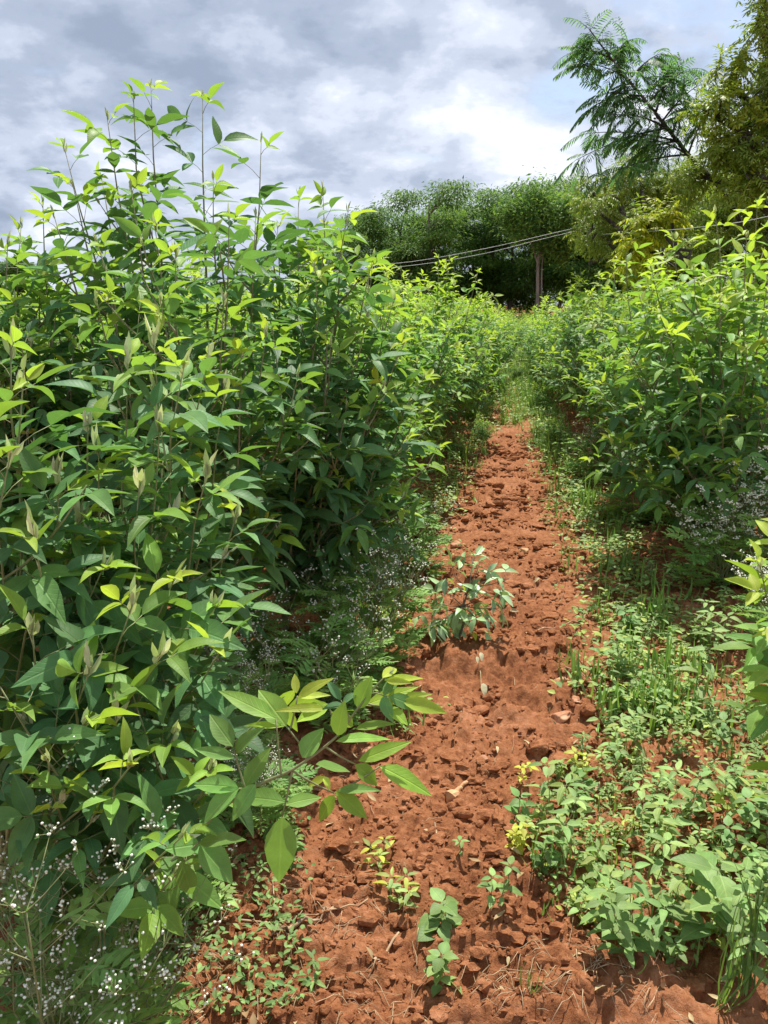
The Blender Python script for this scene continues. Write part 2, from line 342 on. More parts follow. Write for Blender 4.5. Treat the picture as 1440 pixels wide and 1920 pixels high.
M['purple'] = plain_mat('purple_stem', (.10, .075, .06), (.19, .16, .10), 60, .6)
M['bark'] = plain_mat('bark', (.11, .09, .07), (.25, .21, .17), 9, .9, .6, .02, stretch=(1, 1, .25))
M['dark_bark'] = plain_mat('dark_bark', (.035, .028, .022), (.10, .08, .06), 12, .9, .6, .02, stretch=(1, 1, .25))
M['straw'] = plain_mat('dry_straw', (.30, .19, .10), (.56, .42, .26), 40, .8)
M['stick'] = plain_mat('dry_stick', (.24, .14, .08), (.48, .34, .21), 40, .85)
M['rock'] = plain_mat('soil_dusted_rock', (.34, .13, .06), (.58, .33, .20), 14, .9, .8, .01)
M['tan_rock'] = plain_mat('tan_stone', (.46, .22, .10), (.62, .40, .22), 22, .9, .6, .006)
M['flower'] = plain_mat('white_petal', (.66, .70, .52), (.88, .88, .78), 200, .7)
M['wire'] = plain_mat('pale_wire', (.34, .34, .33), (.5, .5, .48), 5, .5)
M['litter'] = plain_mat('dry_litter', (.26, .15, .07), (.55, .45, .24), 12, .8)
M['pale_leaf'] = plain_mat('dead_leaf', (.55, .50, .27), (.70, .66, .42), 60, .7)

# ---------------------------------------------------------------- ground and path
def build_ground():
    fine = np.arange(-.95, 1.75, .0085)
    def outer(start, end, n, k=5.0):
        u = np.linspace(0, 1, n + 1)[1:]; return start + (end - start) * (np.exp(k * u) - 1) / (np.exp(k) - 1)
    ts = np.concatenate([outer(-.95, -600, 90, 8.5)[::-1], fine, outer(1.75, 600, 90, 8.5)])
    ys = [-60, -30, -15, -8, -4, -2, -1, -.4, 0, .3, .6]; y = .8
    while y < 900: ys.append(y); y += max(.0075, .0068 * y)
    ys = np.array(ys)
    T, Y = np.meshgrid(ts, ys); X = T + xc(np.minimum(Y, 60)); H = gh(X, Y)
    nr, nc = X.shape; V = np.stack([X, Y, H], -1).reshape(-1, 3)
    i = np.arange(nr - 1)[:, None] * nc; j = np.arange(nc - 1)[None]
    Q = np.stack([i + j, i + j + 1, i + nc + j + 1, i + nc + j], -1)
    tm = (T[:-1, :-1] + T[1:, 1:]) / 2; ym = (Y[:-1, :-1] + Y[1:, 1:]) / 2
    onp = (tm > interp(TL, ym)) & (tm < interp(TR, ym)) & (ym < 45) & (ym > -1)
    for nm, mask in (('path', onp), ('ground', ~onp)):
        q = Q[mask]; used, inv = np.unique(q, return_inverse=True)
        g = Geo(); g.add(V[used], inv.ravel(), np.full(len(q), 4)); o = g.obj(nm, M['soil']); tag(o, kind='structure')
build_ground()

# ico sphere lumps
def ico(level):
    import bmesh
    b = bmesh.new(); bmesh.ops.create_icosphere(b, subdivisions=level, radius=1); b.verts.ensure_lookup_table()
    v = np.array([x.co[:] for x in b.verts]); f = np.array([[q.index for q in p.verts] for p in b.faces]); b.free(); return v, f
ICO1, ICO2, ICO4 = ico(1), ico(2), ico(4)
def build_clods():
    g = Geo(); v, f = ICO2; n = 13000
    ys = 1.05 * (9.0 / 1.05) ** (rng.random(n) ** 1.25); t = rng.uniform(-.75, 1.0, n)
    sz = .0018 + .011 * rng.random(n) ** 7 * (1 + .3 * ys) + .0009 * ys
    xs = t + xc(ys); keep = fbm(xs * 3, ys * 3, 2, 77) > .36; xs, ys, sz = xs[keep], ys[keep], sz[keep]
    hs = gh(xs, ys)
    for x, y, h, s in zip(xs, ys, hs, sz):
        d = 1 + .30 * np.sin(v @ rng.normal(0, 2.2, 3) + rng.random() * 6) + .16 * np.sin(v @ rng.normal(0, 5, 3))
        w = v * d[:, None] * s * np.array([rng.uniform(.7, 1.8), rng.uniform(.7, 1.5), rng.uniform(.45, .85)])
        g.add(w + (x, y, h + s * .12), f.ravel(), np.full(len(f), 3))
    tag(g.obj('soil_crumbs', M['clod'], smooth=False), kind='stuff')
build_clods()
def straw_path(n, L, z0, x, y, a, bend, lift=.01):
    pts = []; cx, cy = x, y
    for i in range(n):
        pts.append((cx, cy, gz(cx, cy) + z0 + lift * math.sin(math.pi * i / (n - 1))))
        a += random.gauss(0, bend); cx += math.cos(a) * L / (n - 1); cy += math.sin(a) * L / (n - 1)
    return pts
def build_straw():
    g = Geo()
    for k in range(430):
        if k < 170: x, y = G(random.uniform(330, 800), random.uniform(1620, 1915))
        elif k < 260: x, y = G(random.uniform(850, 1250), random.uniform(1780, 1915))
        else:
            y = 1.3 * (7 / 1.3) ** random.random(); x = xc(y) + random.uniform(-.6, .7)
        L = random.uniform(.02, .10); r = random.uniform(.0006, .0014)
        tube(g, straw_path(5, L, .004, x, y, random.uniform(0, 6.28), .10), r * .8, 4)
    tag(g.obj('dry_straw', M['straw']), kind='stuff')
build_straw()
def litter():
    random.seed(8); lv = Leaves()
    for k in range(420):
        y = 1.2 * (9 / 1.2) ** random.random(); e = random.choice((interp(TL, y), interp(TR, y))) if random.random() < .75 else random.uniform(-.5, .5)
        x = xc(y) + e + random.gauss(0, .12); L = random.uniform(.012, .05)
        lv.one((x, y, gz(x, y) + .006), rv(1) * .3 + Vector((random.gauss(0, 1), random.gauss(0, 1), 0)), Z + rv(.4), L, L * random.uniform(.3, .5), random.random(), random.uniform(-.4, .4), .5)
    g = Geo(); lv.emit(g, T_MID); tag(g.obj('leaf_litter', M['litter']), kind='stuff')
litter()

# ---------------------------------------------------------------- rocks and sticks
def rock(px, py, size, squash, label, mat='rock', rz=0.0, depthlen=1.0, name='rock', seed=0):
    x, y = G(px, py); r = np.random.default_rng(seed + 100); v, f = ICO4
    d = np.ones(len(v))
    for k in range(9):                                    # chipped facets
        n = r.normal(0, 1, 3); n /= np.linalg.norm(n); c = r.uniform(.55, .85); pr = v @ n
        d = np.minimum(d, np.where(pr > 1e-3, c / np.maximum(pr, 1e-3), 9))
    d = np.minimum(d, 1.0)
    for k in range(8): d = d + .022 * np.sin(v @ r.normal(0, 6 + k, 3) + r.random() * 6)
    w = v * d[:, None] * size * np.array([1, depthlen, squash]); c, s = math.cos(rz), math.sin(rz)
    w = np.stack([w[:, 0] * c - w[:, 1] * s, w[:, 0] * s + w[:, 1] * c, w[:, 2]], 1)
    g = Geo(); g.add(w, f.ravel(), np.full(len(f), 3)); o = g.obj(name, M[mat]); o.location = (x, y, gz(x, y) + size * squash * .35)
    tag(o, label, 'rock', 'loose stones and clods on the path')
rock(1005, 1418, .045, .7, 'large reddish brown clod with a pale chip, right of the tan stone', 'clod', .4, .8, 'soil_clod', 1)
rock(905, 1427, .027, .6, 'small round stone sunk in the soil between the tan stone and the big clod', 'rock', .2, .9, 'rock', 2)
rock(1050, 1350, .052, .45, 'long flat dusty stone above the large clod', 'rock', .5, .6, 'rock', 3)
rock(1102, 1343, .036, .7, 'angular brown clod beside the long flat stone, near the weeds', 'clod', 1.0, .8, 'soil_clod', 4)
rock(1075, 1325, .030, .55, 'small dusty stone just behind the angular clod', 'rock', .1, .8, 'rock', 14)
rock(1093, 1868, .026, .9, 'orange brown clod at the bottom edge, below the right hand weeds', 'clod', .1, 1.5, 'soil_clod', 5)
rock(458, 1825, .017, .8, 'round pebble of earth at the lower left edge of the path, among straw', 'clod', .1, 1, 'soil_clod', 6)
rock(428, 1825, .012, .8, 'little round clod left of the round earth pebble in the straw', 'clod', .8, 1, 'soil_clod', 7)
rock(1052, 1274, .040, .35, 'flat pale stone lying on the path just right of the pale withered leaf', 'tan_rock', .4, .45, 'rock', 8)
rock(855, 1022, .045, .6, 'pale stone at the foot of the dug hollow further up the path', 'rock', .3, .9, 'rock', 9)
rock(983, 1036, .035, .6, 'small light stone up the path, right above the seedling', 'tan_rock', .3, .9, 'rock', 10)
rock(1075, 985, .050, .6, 'brown stone by the right edge of the path, far behind the seedling', 'rock', .6, .9, 'rock', 11)
rock(700, 1420, .060, .5, 'dusty stone half hidden behind the tip of the low leafy branch', 'rock', .5, .5, 'rock', 12)
rock(610, 1905, .014, .8, 'small clod at the very bottom edge of the path', 'clod', .5, 1, 'soil_clod', 13)
# the knobbly tan stone, like a root piece: long with a bulb at the near end
def tan_stone():
    a = G(838, 1498); b = G(882, 1462); g = Geo(); n = 16; pts = []; rad = []
    for i in range(n):
        s = i / (n - 1); x = a[0] + (b[0] - a[0]) * s; y = a[1] + (b[1] - a[1]) * s
        pts.append((x + .004 * math.sin(6 * s), y, gz(x, y) + .002 + .004 * s)); rad.append(.0135 * (math.exp(-((s - .16) / .2) ** 2) + .52 * (1 - .25 * s)) * math.sqrt(max(0.02, 1 - (2 * s - 1) ** 8)))
    tube(g, [(p[0] + random.gauss(0, .0012), p[1], p[2]) for p in pts], [q * random.uniform(.82, 1.15) for q in rad], 10); tag(g.obj('rock', M['tan_rock'], smooth=False), 'knobbly pale tan stone, long with a thick near end, lying mid path', 'rock', 'loose stones and clods on the path')
tan_stone()
def stick(pxs, r, label, name='stick', mat='stick', lift=.006, cat='stick'):
    g = Geo(); pts = []
    for k in range(len(pxs) - 1):
        for s in np.linspace(0, 1, 5)[(0 if k == 0 else 1):]:
            px = pxs[k][0] + (pxs[k + 1][0] - pxs[k][0]) * s; py = pxs[k][1] + (pxs[k + 1][1] - pxs[k][1]) * s
            x, y = G(px, py); pts.append((x + random.gauss(0, .001), y, gz(x, y) + lift + random.gauss(0, .0012)))
    tube(g, pts, [r * (1 - .4 * i / len(pts)) for i in range(len(pts))], 6)
    tag(g.obj(name, M[mat]), label, cat, 'sticks and dry stalks on the ground')
stick([(700, 1790), (748, 1733)], .0045, 'short thick dry stick pointing up to the low vine leaves at the bottom')
stick([(672, 1815), (705, 1795), (730, 1765)], .0024, 'thin dry twig touching the short thick stick')
stick([(385, 1722), (510, 1724), (620, 1695), (690, 1685)], .0032, 'long pale dry stalk lying across the left edge near the bottom')
stick([(540, 1745), (600, 1710), (640, 1680)], .006, 'broken woody root end under the low leafy branch')
stick([(500, 1755), (545, 1735), (572, 1712)], .004, 'split pale root splinter left of the broken woody root')
stick([(815, 1555), (822, 1588)], .0035, 'small pale peg of wood standing out in mid path')
stick([(985, 1203), (1020, 1180), (1090, 1170)], .004, 'curved dry stalk on the path right of the seedling')
stick([(1085, 1180), (1105, 1140)], .004, 'short dry stick near the right edge of the path, beside the curved stalk')
stick([(1060, 1262), (1100, 1275), (1120, 1310)], .003, 'thin reddish twig at the right edge, above the long flat stone')
stick([(510, 1640), (520, 1760)], .0018, 'thin dry stalk below the hanging big leaf')
stick([(290, 1890), (365, 1800), (450, 1700)], .002, 'long straight pale grass stalk rising from the lower left corner', lift=.03)

# ---------------------------------------------------------------- pigeon pea shrubs
def bez(a, c, b, n): return [a * (1 - t) ** 2 + c * 2 * t * (1 - t) + b * t ** 2 for t in [i / (n - 1) for i in range(n)]]
YB = [.10]; TB = [-.02]
def pea_leaf(lv, st, p, bd, phi, size, youth, droop=.16):
    u = bd.cross(Z if abs(bd.z) < .95 else Vector((1, 0, 0))).normalized(); w = bd.cross(u)
    out = (u * math.cos(phi) + w * math.sin(phi)).normalized()
    pd = (out * .85 + bd * .45 + Z * (.15 + .5 * youth)).normalized()
    pl = size * random.uniform(.45, .7) * (1 - .5 * youth)
    j = p + pd * pl
    tube(st, [p, p + pd * pl * .5 + Z * .004, j], [.0013, .001, .0009], 3)
    n = (Z * 1.0 + out * .25 + rv(.28)).normalized()
    side = n.cross(pd).normalized()
    d = droop * (1 - youth)
    t = (pd - Z * d * random.uniform(.3, 1.8)).normalized()
    j2 = j + pd * size * .18
    tube(st, [j, j2], [.0009, .0008], 3)
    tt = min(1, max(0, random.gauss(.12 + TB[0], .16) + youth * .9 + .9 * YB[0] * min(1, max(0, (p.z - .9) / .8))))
    wd = random.uniform(.35, .46)
    lv.one(j2, t, n, size, size * wd, tt, random.uniform(.05, .5), random.uniform(.1, .6) + youth * .5)
    for s in (-1, 1):
        a = (pd * .42 + side * s * random.uniform(.75, 1.0) - Z * d * random.uniform(.1, 1.3)).normalized()
        lv.one(j, a, (n + side * s * .25).normalized(), size * random.uniform(.8, .92), size * wd * .92, min(1, max(0, tt + random.gauss(0, .05))), random.uniform(.0, .5), random.uniform(.1, .6) + youth * .5)
def shoot_tip(sh, p, d, size):
    for k in range(random.randint(3, 6)):
        a = (d * 1.0 + rv(.22) + Z * .3).normalized(); n = (rv(1)).normalized()
        q = p - d * random.uniform(0, size * .5)
        sh.one(q, a, n, size * random.uniform(.35, .75), size * .15, random.uniform(.2, 1), -.05, .9)
def leafy_stem(pts, st, lv, sh, size, r0, start=.12, spacing=.045, twigs=6, dens=1.0, tip=True, yl=.22, shoot_size=.05, twiglen=(.12, .34), out_bias=None):
    L = [0]
    for a, b in zip(pts, pts[1:]): L.append(L[-1] + (b - a).length)
    tot = L[-1]
    tube(st, pts, [r0 * (1 - l / tot) ** .8 + .0011 for l in L], 6)
    def at(s):
        s = min(max(s, 0), tot * .9999)
        k = max(i for i in range(len(L) - 1) if L[i] <= s); f = (s - L[k]) / max(L[k + 1] - L[k], 1e-9)
        return pts[k].lerp(pts[k + 1], f), (pts[k + 1] - pts[k]).normalized()
    phi = random.uniform(0, 6.28); s = start * tot
    while s < tot - .01:
        rem = tot - s; youth = max(0, 1 - rem / yl) ** 1.3 if tip else 0
        p, d = at(s); sz = size * random.uniform(.8, 1.12) * (1 - .55 * youth)
        pea_leaf(lv, st, p, d, phi, sz, youth); phi += 2.4 + random.gauss(0, .3)
        s += spacing * random.uniform(.75, 1.25) / dens * (1 - .3 * youth)
    if tip: p, d = at(tot); shoot_tip(sh, p, d, shoot_size)
    for k in range(twigs):
        s = tot * random.uniform(max(start, .15), .85); p, d = at(s); ph = random.uniform(0, 6.28)
        u = d.cross(Z if abs(d.z) < .95 else Vector((1, 0, 0))).normalized(); w = d.cross(u)
        o = u * math.cos(ph) + w * math.sin(ph); ln = random.uniform(*twiglen)
        e = p + (o * .75 + Z * .55 + d * .35).normalized() * ln
        leafy_stem(bez(p, p + (o * .6 + d * .4) * ln * .5, e, 5), st, lv, sh, size * .88, r0 * .4, .15, spacing * .9, 0, dens, random.random() < .6, .10, shoot_size * .7)
def curve_to(b, tip, n=9, w=(.62, .42), jit=.02):
    c = b + Vector(((tip.x - b.x) * w[0], (tip.y - b.y) * w[0], (tip.z - b.z) * w[1])) + rv(jit)
    pts = bez(b, c, tip, n)
    return [p if i in (0, n - 1) else p + rv(jit * .5) for i, p in enumerate(pts)]

def bush_proto(seed, H, R, nlead, size, tpl=T_MID, spacing=.055, twigs=6, name='pigeon_pea_bush'):
    random.seed(seed)
    st, lv, sh = Geo(), Leaves(), Leaves()
    root_top = Vector((0, 0, .25)); tube(st, [Vector((0, 0, -.08)), Vector((0, 0, .1)), root_top, Vector((.01, 0, .55 * H))], [.016, .015, .013, .008], 7)
    for k in range(nlead):
        f = (k + .5) / nlead; a = k * 2.4 + random.gauss(0, .2)
        r = R * (.25 + .75 * math.sqrt(random.random())); zz = H * (1 - .42 * (r / R) ** 2) * random.uniform(.82, 1.0)
        if k % 4 == 3: zz = H * random.uniform(.28, .5); r = R * random.uniform(.75, 1.0)
        b = Vector((0, 0, random.uniform(.04, .28) * H)); tip = Vector((math.cos(a) * r, math.sin(a) * r, zz))
        leafy_stem(curve_to(b, tip), st, lv, sh, size, .0075, .16, spacing, twigs)
    root = empty(name, (0, 0, 0), None, None)
    gl, gs = Geo(), Geo(); lv.emit(gl, tpl); sh.emit(gs, T_FAR if tpl is T_MID else T_MID)
    st.obj('stem', M['woody'], root); gl.obj('foliage', M['pea'], root); gs.obj('young_leaves', M['shoot'], root)
    return root

def hero_bush(seed, base, leaders, size, label, r0=.009, spacing=.043, start=.2, extra=None, dens=1.0, rootz=.12, stemmat='woody', tpl=T_NEAR, group='pigeon pea shrubs close to the camera'):
    """shrub whose branches end at given world points; each branch is a part with its leaves as sub-part"""
    random.seed(seed)
    bz = gz(base[0], base[1]); root = empty('pigeon_pea_bush', (base[0], base[1], bz), label, 'shrub', group)
    o = Vector((base[0], base[1], bz))
    s0 = Geo(); tube(s0, [Vector((0, 0, -.06)), Vector((.003, 0, rootz * .5)), Vector((0, .002, rootz + .03))], [r0 * 1.7, r0 * 1.5, r0 * 1.25], 8); s0.obj('stem', M[stemmat], root)
    for ld in leaders:
        tip = ld[0] - o; sz = ld[1] if len(ld) > 1 and ld[1] else size
        kw = ld[2] if len(ld) > 2 else {}
        b = Vector((random.gauss(0, .008), random.gauss(0, .008), rootz * random.uniform(.5, 1.1)))
        if 'via' in kw: pts = catmull([b] + [q - o for q in kw['via']] + [tip], 4)
        else: pts = curve_to(b, tip, 10, kw.get('w', (.55, .45)))
        st, lv, sh = Geo(), Leaves(), Leaves()
        leafy_stem(pts, st, lv, sh, sz, kw.get('r', r0 * .8), kw.get('start', start), kw.get('spacing', spacing), kw.get('twigs', 5), dens, True, kw.get('yl', .2), kw.get('shoot', .055))
        if 'extra' in kw:
            view = (P(720, 960, 1) - Vector((0, 0, CAM_H))).normalized()
            for x0, y0, x1, y1, w, yo in kw['extra'][0]:
                dp = 1.12 + random.gauss(0, .012); a, b = P(x0, y0, dp), P(x1, y1, dp + random.gauss(0, .02)); ln = (b - a).length
                lv.one(a - o, (b - a).normalized(), (Z * 1.0 - view * .75 + rv(.15)).normalized(), ln, w / FPX * dp * .92, min(1, yo * 1.2 + .30), random.uniform(0, .3), random.uniform(.15, .5))
            for x0, y0, x1, y1 in kw['extra'][1]: a, b = P(x0, y0, 1.12) - o, P(x1, y1, 1.12) - o; tube(st, bez(a, a.lerp(b, .5) - Z * .004, b, 5), [.0018, .0016, .0014, .0013, .0012], 5)
        br = st.obj('branch', M[stemmat], root); gl = Geo(); lv.emit(gl, tpl); gl.obj('foliage', M['pea'], br)
        gs = Geo(); sh.emit(gs, T_MID); gs.obj('young_leaves', M['shoot'], br)
    return root
def catmull(P_, n):
    out = []; Q = [P_[0]] + list(P_) + [P_[-1]]
    for i in range(1, len(Q) - 2):
        a, b, c, d = Q[i - 1], Q[i], Q[i + 1], Q[i + 2]
        for k in range(n):
            t = k / n; out.append(.5 * ((2 * b) + (c - a) * t + (2 * a - 5 * b + 4 * c - d) * t * t + (-a + 3 * b - 3 * c + d) * t ** 3))
    out.append(P_[-1]); return out

# tall shrub whose thin tips stand against the clouds
D = 2.9
tips = [(250, 175, .0), (283, 160, .05), (200, 215, -.1), (380, 178, .1), (490, 258, .0), (120, 275, .1), (135, 340, -.15), (190, 330, .15), (245, 350, -.2),
        (290, 420, -.5), (400, 330, -.2), (430, 400, -.5), (180, 450, -.4), (100, 400, -.3), (330, 470, -.7), (480, 400, -.2)]
low = [(60, 640, -.2), (180, 560, -.6), (300, 560, -.8), (420, 560, -.8), (500, 620, -.6), (330, 700, -.8), (200, 700, -.7), (450, 730, -.7), (90, 760, -.2), (560, 700, -.5), (380, 860, -.7)]
bx, by = G(400, 1290)
hero_bush(11, (bx - .02, by), [(P(a, b, D + d), None, {'yl': .15, 'start': .3 if b > 300 else .5, 'twigs': 4 if b > 300 else 1, 'spacing': .066 if b > 300 else .07}) for a, b, d in tips] + [(P(a, b, D + d), None, {'twigs': 6}) for a, b, d in low], .122,
          'tallest leafy shrub at left whose bare thin tips stand up against the clouds', r0=.011, spacing=.060)
# shrub right of it, bordering the path
tips2 = [(605, 352, .1), (560, 362, .3), (655, 385, -.35), (520, 420, .1), (700, 480, .0), (640, 470, -.2), (590, 500, -.4), (740, 560, .2), (690, 590, -.3), (620, 640, -.5), (760, 640, 0),
         (800, 700, .1), (720, 720, -.2), (650, 760, -.4), (790, 770, .1), (560, 820, -.4), (720, 850, -.1), (820, 840, .3), (640, 900, -.2), (760, 930, .1)]
bx, by = G(535, 1200)
hero_bush(12, (bx, by), [(P(a, b, 3.15 + d), None, {'twigs': 6}) for a, b, d in tips2], .122, 'dark green shrub at the left edge of the path, right of the tallest shrub', r0=.011, start=.16, spacing=.060)
# left edge shrub, mid distance
tips3 = [(40, 418, .2), (15, 450, -.1), (75, 490, .2), (110, 540, -.1), (30, 560, -.2), (-40, 520, 0), (60, 640, -.2), (0, 700, -.2), (-60, 640, 0), (140, 640, -.1), (-30, 800, -.2), (100, 800, -.1)]
bx, by = G(20, 1330)
hero_bush(13, (bx, by), [(P(a, b, 2.75 + d), None, {'twigs': 6}) for a, b, d in tips3], .118, 'shrub cut by the left picture edge, behind the pale tipped foreground plant', r0=.01, spacing=.06)

TB[0] = -.01
# foreground plants with pale new tips
def fore(d, pts, **k): return [(P(a, b, d + e), None, dict(twigs=1, shoot=.085, yl=.14, spacing=.06, start=.30, r=.0045, **k)) for a, b, e in pts]
bx, by = G(235, 1640)
hero_bush(21, (bx, by), fore(1.62, [(288, 632, .1), (345, 688, .0), (240, 668, .15), (392, 660, .2), (425, 720, .25), (300, 790, -.05), (185, 840, -.1), (390, 880, -.05), (262, 900, -.12), (330, 960, .0), (445, 960, .1), (160, 1010, -.1)]), .108,
          'foreground plant with upright whitish new tips in front of the tallest shrub', r0=.0075, stemmat='stem')
bx, by = G(20, 1720)
hero_bush(22, (bx, by), fore(1.38, [(45, 690, .05), (20, 640, .15), (-30, 760, 0), (165, 778, .15), (110, 880, .05), (20, 850, -.05), (60, 980, -.08), (-40, 950, 0), (150, 960, .1), (200, 1050, .05)]), .108,
          'foreground plant cut by the left picture edge, with an olive brown shoot', r0=.0075, stemmat='stem')
bx, by = G(120, 1700)
hero_bush(23, (bx, by), fore(1.32, [(170, 1250, -.08), (60, 1180, -.05), (250, 1130, 0), (330, 1080, .1), (400, 1130, .15), (420, 1210, .1), (220, 1340, -.05), (300, 1230, 0), (330, 1370, -.02), (-20, 1290, -.1)], ), .110,
          'low broad leaved plant at left below the pale tipped plants', r0=.0065, stemmat='stem')
# the plant with the long low branch reaching over the soil: its leaflets one by one (stalk end, tip, width, youth)
BRANCH = ([(529,1531,523,1660,66,.15),(712,1437,815,1483,40,.3),(672,1427,771,1387,32,.3),(667,1433,712,1473,34,.25),(754,1315,842,1331,32,.5),(671,1329,696,1267,42,.3),(717,1271,750,1240,22,.8),(721,1275,792,1269,20,.9),
 (725,1277,767,1277,16,.95),(683,1323,785,1283,28,.45),(729,1325,765,1358,26,.35),(729,1321,804,1292,24,.45),(662,1362,625,1333,26,.35),(617,1321,556,1354,38,.4),(612,1329,521,1323,20,.6),(633,1379,642,1317,40,.2),
 (629,1390,737,1369,24,.2),(667,1367,740,1354,24,.2),(517,1348,408,1290,42,.2),(537,1362,483,1287,54,.2),(533,1362,456,1354,16,.4),(437,1400,392,1337,42,.08),(442,1412,477,1362,32,.05),(440,1421,362,1402,26,.08),
 (567,1421,600,1362,44,.1),(533,1504,437,1483,44,.08),(537,1508,604,1490,30,.15),(629,1483,690,1535,36,.3),(627,1490,594,1544,30,.3),(633,1483,710,1473,22,.1),(612,1458,571,1471,18,.6),(608,1456,619,1479,14,.6),
 (592,1433,658,1446,30,.1),(448,1479,352,1460,40,.08),(448,1479,371,1537,46,.08),(558,1308,610,1267,24,.75),(556,1300,552,1262,18,.6),(560,1308,619,1298,18,.6),(373,1579,460,1571,38,.05),(375,1583,437,1656,56,.05),
 (340,1615,362,1692,42,.05),(375,1583,308,1592,44,.05),(460,1475,500,1400,40,.1),(480,1470,430,1540,38,.05)],
 [(527,1452,517,1348),(548,1446,529,1531),(550,1446,627,1487),(460,1480,437,1400),(610,1400,667,1433),(585,1417,537,1362),(635,1375,617,1325),(545,1365,558,1305),(629,1487,712,1437),(448,1479,480,1472),(373,1579,345,1600),(690,1320,729,1322)])
bx, by = G(150, 1800)
root = hero_bush(24, (bx, by), [
    (P(735, 1258, 1.12), .045, dict(via=[P(290, 1640, 1.18), P(400, 1530, 1.15), P(477, 1475, 1.13), P(550, 1442, 1.12), P(629, 1383, 1.12), P(667, 1333, 1.12), P(708, 1283, 1.12)], r=.0055, start=.93, spacing=.05, twigs=0, yl=.05, shoot=.02, extra=BRANCH)),
    (P(350, 1560, 1.1), .085, dict(twigs=1, r=.004, start=.35, spacing=.055)),
    (P(250, 1430, 1.15), .085, dict(twigs=2, r=.004, start=.35, spacing=.055)),
    (P(400, 1430, 1.25), .08, dict(twigs=2, r=.004, start=.4, spacing=.055)),
    (P(90, 1420, 1.15), .085, dict(twigs=1, r=.004, start=.4, spacing=.055)),
    (P(330, 1640, 1.15), .08, dict(twigs=0, r=.004, start=.6, spacing=.055)),
    (P(120, 1500, 1.2), .08, dict(twigs=1, r=.004, start=.4, spacing=.055))], .085,
    'dark leaved lower left plant with one long branch reaching over the red soil', r0=.0075, rootz=.08, stemmat='stem')
# a branch leaning in from the right edge
TB[0] = .5
bx, by = 1.12, 1.75
hero_bush(25, (bx, by), [(P(1425, 1060, 1.55), .09, dict(twigs=0, spacing=.05, start=.55, r=.004)), (P(1460, 990, 1.6), .09, dict(twigs=1, spacing=.05, start=.5)),
                         (P(1455, 1150, 1.5), .09, dict(twigs=0, start=.6)), (P(1520, 900, 1.7), .09, dict(twigs=1)), (P(1560, 1100, 1.6), .09, dict(twigs=1)), (P(1530, 1250, 1.5), .085, dict(twigs=0))], .09,
          'plant mostly outside the right edge with bright leaves reaching into the picture', r0=.006, stemmat='stem')

# near right shrub
tipsR = [(1340, 395, 0), (1420, 380, .1), (1260, 440, .2), (1400, 440, -.3), (1300, 500, -.2), (1220, 500, .2), (1200, 560, .1), (1350, 560, -.4), (1440, 520, -.2), (1150, 600, .2), (1250, 620, -.3), (1180, 680, 0), (1400, 650, -.5),
         (1300, 700, -.5), (1120, 720, .2), (1200, 760, -.2), (1350, 790, -.5), (1140, 820, .1), (1270, 860, -.4), (1440, 760, -.3), (1200, 900, 0), (1110, 860, .3), (1500, 450, 0), (1520, 620, -.2), (1380, 900, -.4)]
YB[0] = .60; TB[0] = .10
bx, by = G(1370, 1010)
hero_bush(31, (bx, by), [(P(a, b, 4.2 + d), None, {'twigs': 6, 'spacing': .06}) for a, b, d in tipsR], .125, 'big dark shrub at right beside the path, in front of the yellow green trees', r0=.014, start=.14, dens=.95)

# the generic shrubs of the rows
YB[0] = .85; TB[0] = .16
protos = [bush_proto(100 + i, H, R, nl, .102) for i, (H, R, nl) in enumerate([(1.75, .62, 15), (1.9, .66, 16), (1.6, .6, 14), (1.8, .7, 17)])]
used = [False] * 4
def place_bush(x, y, sc, label, group):
    i = random.randrange(4); rz = random.uniform(0, 6.28); loc = (x, y, gz(x, y))
    if not used[i]:
        used[i] = True; o = protos[i]; o.location = loc; o.rotation_euler = (0, 0, rz); o.scale = (sc,) * 3; tag(o, label, 'shrub', group)
    else: o = dup(protos[i], loc, rz, sc, label, group)
    o['category'] = 'shrub'
    return o
random.seed(5)
ORD = ['nearest', 'second', 'third', 'fourth', 'fifth', 'sixth']
rowsL = [(-1.02, 4.3, 40, .62, 'left row', 'shrub of the row along the left path edge, beyond the sixth in that row', 'shrubs of the first row left of the path'),
         (-2.15, 3.6, 40, .78, None, 'shrub in the second row left of the path, seen over the first row', 'shrubs of the second row left of the path'),
         (-3.3, 3.4, 34, .9, None, 'shrub in the third row left of the path, only its top showing', 'shrubs of the third row left of the path'),
         (-4.5, 4.2, 32, 1.0, None, 'shrub far left in the field, behind three other rows', 'shrubs of the far rows left of the path'),
         (-5.8, 5.5, 34, 1.2, None, 'shrub far left in the field, behind three other rows', 'shrubs of the far rows left of the path'),
         (1.12, 5.6, 40, .66, 'right row', 'shrub of the row along the right path edge, beyond the sixth in that row', 'shrubs of the first row right of the path'),
         (2.25, 4.6, 36, .85, None, 'shrub in the second row right of the path, seen over the first row', 'shrubs of the second row right of the path'),
         (3.5, 5.0, 34, 1.1, None, 'shrub in the third row right of the path, below the trees', 'shrubs of the third row right of the path')]
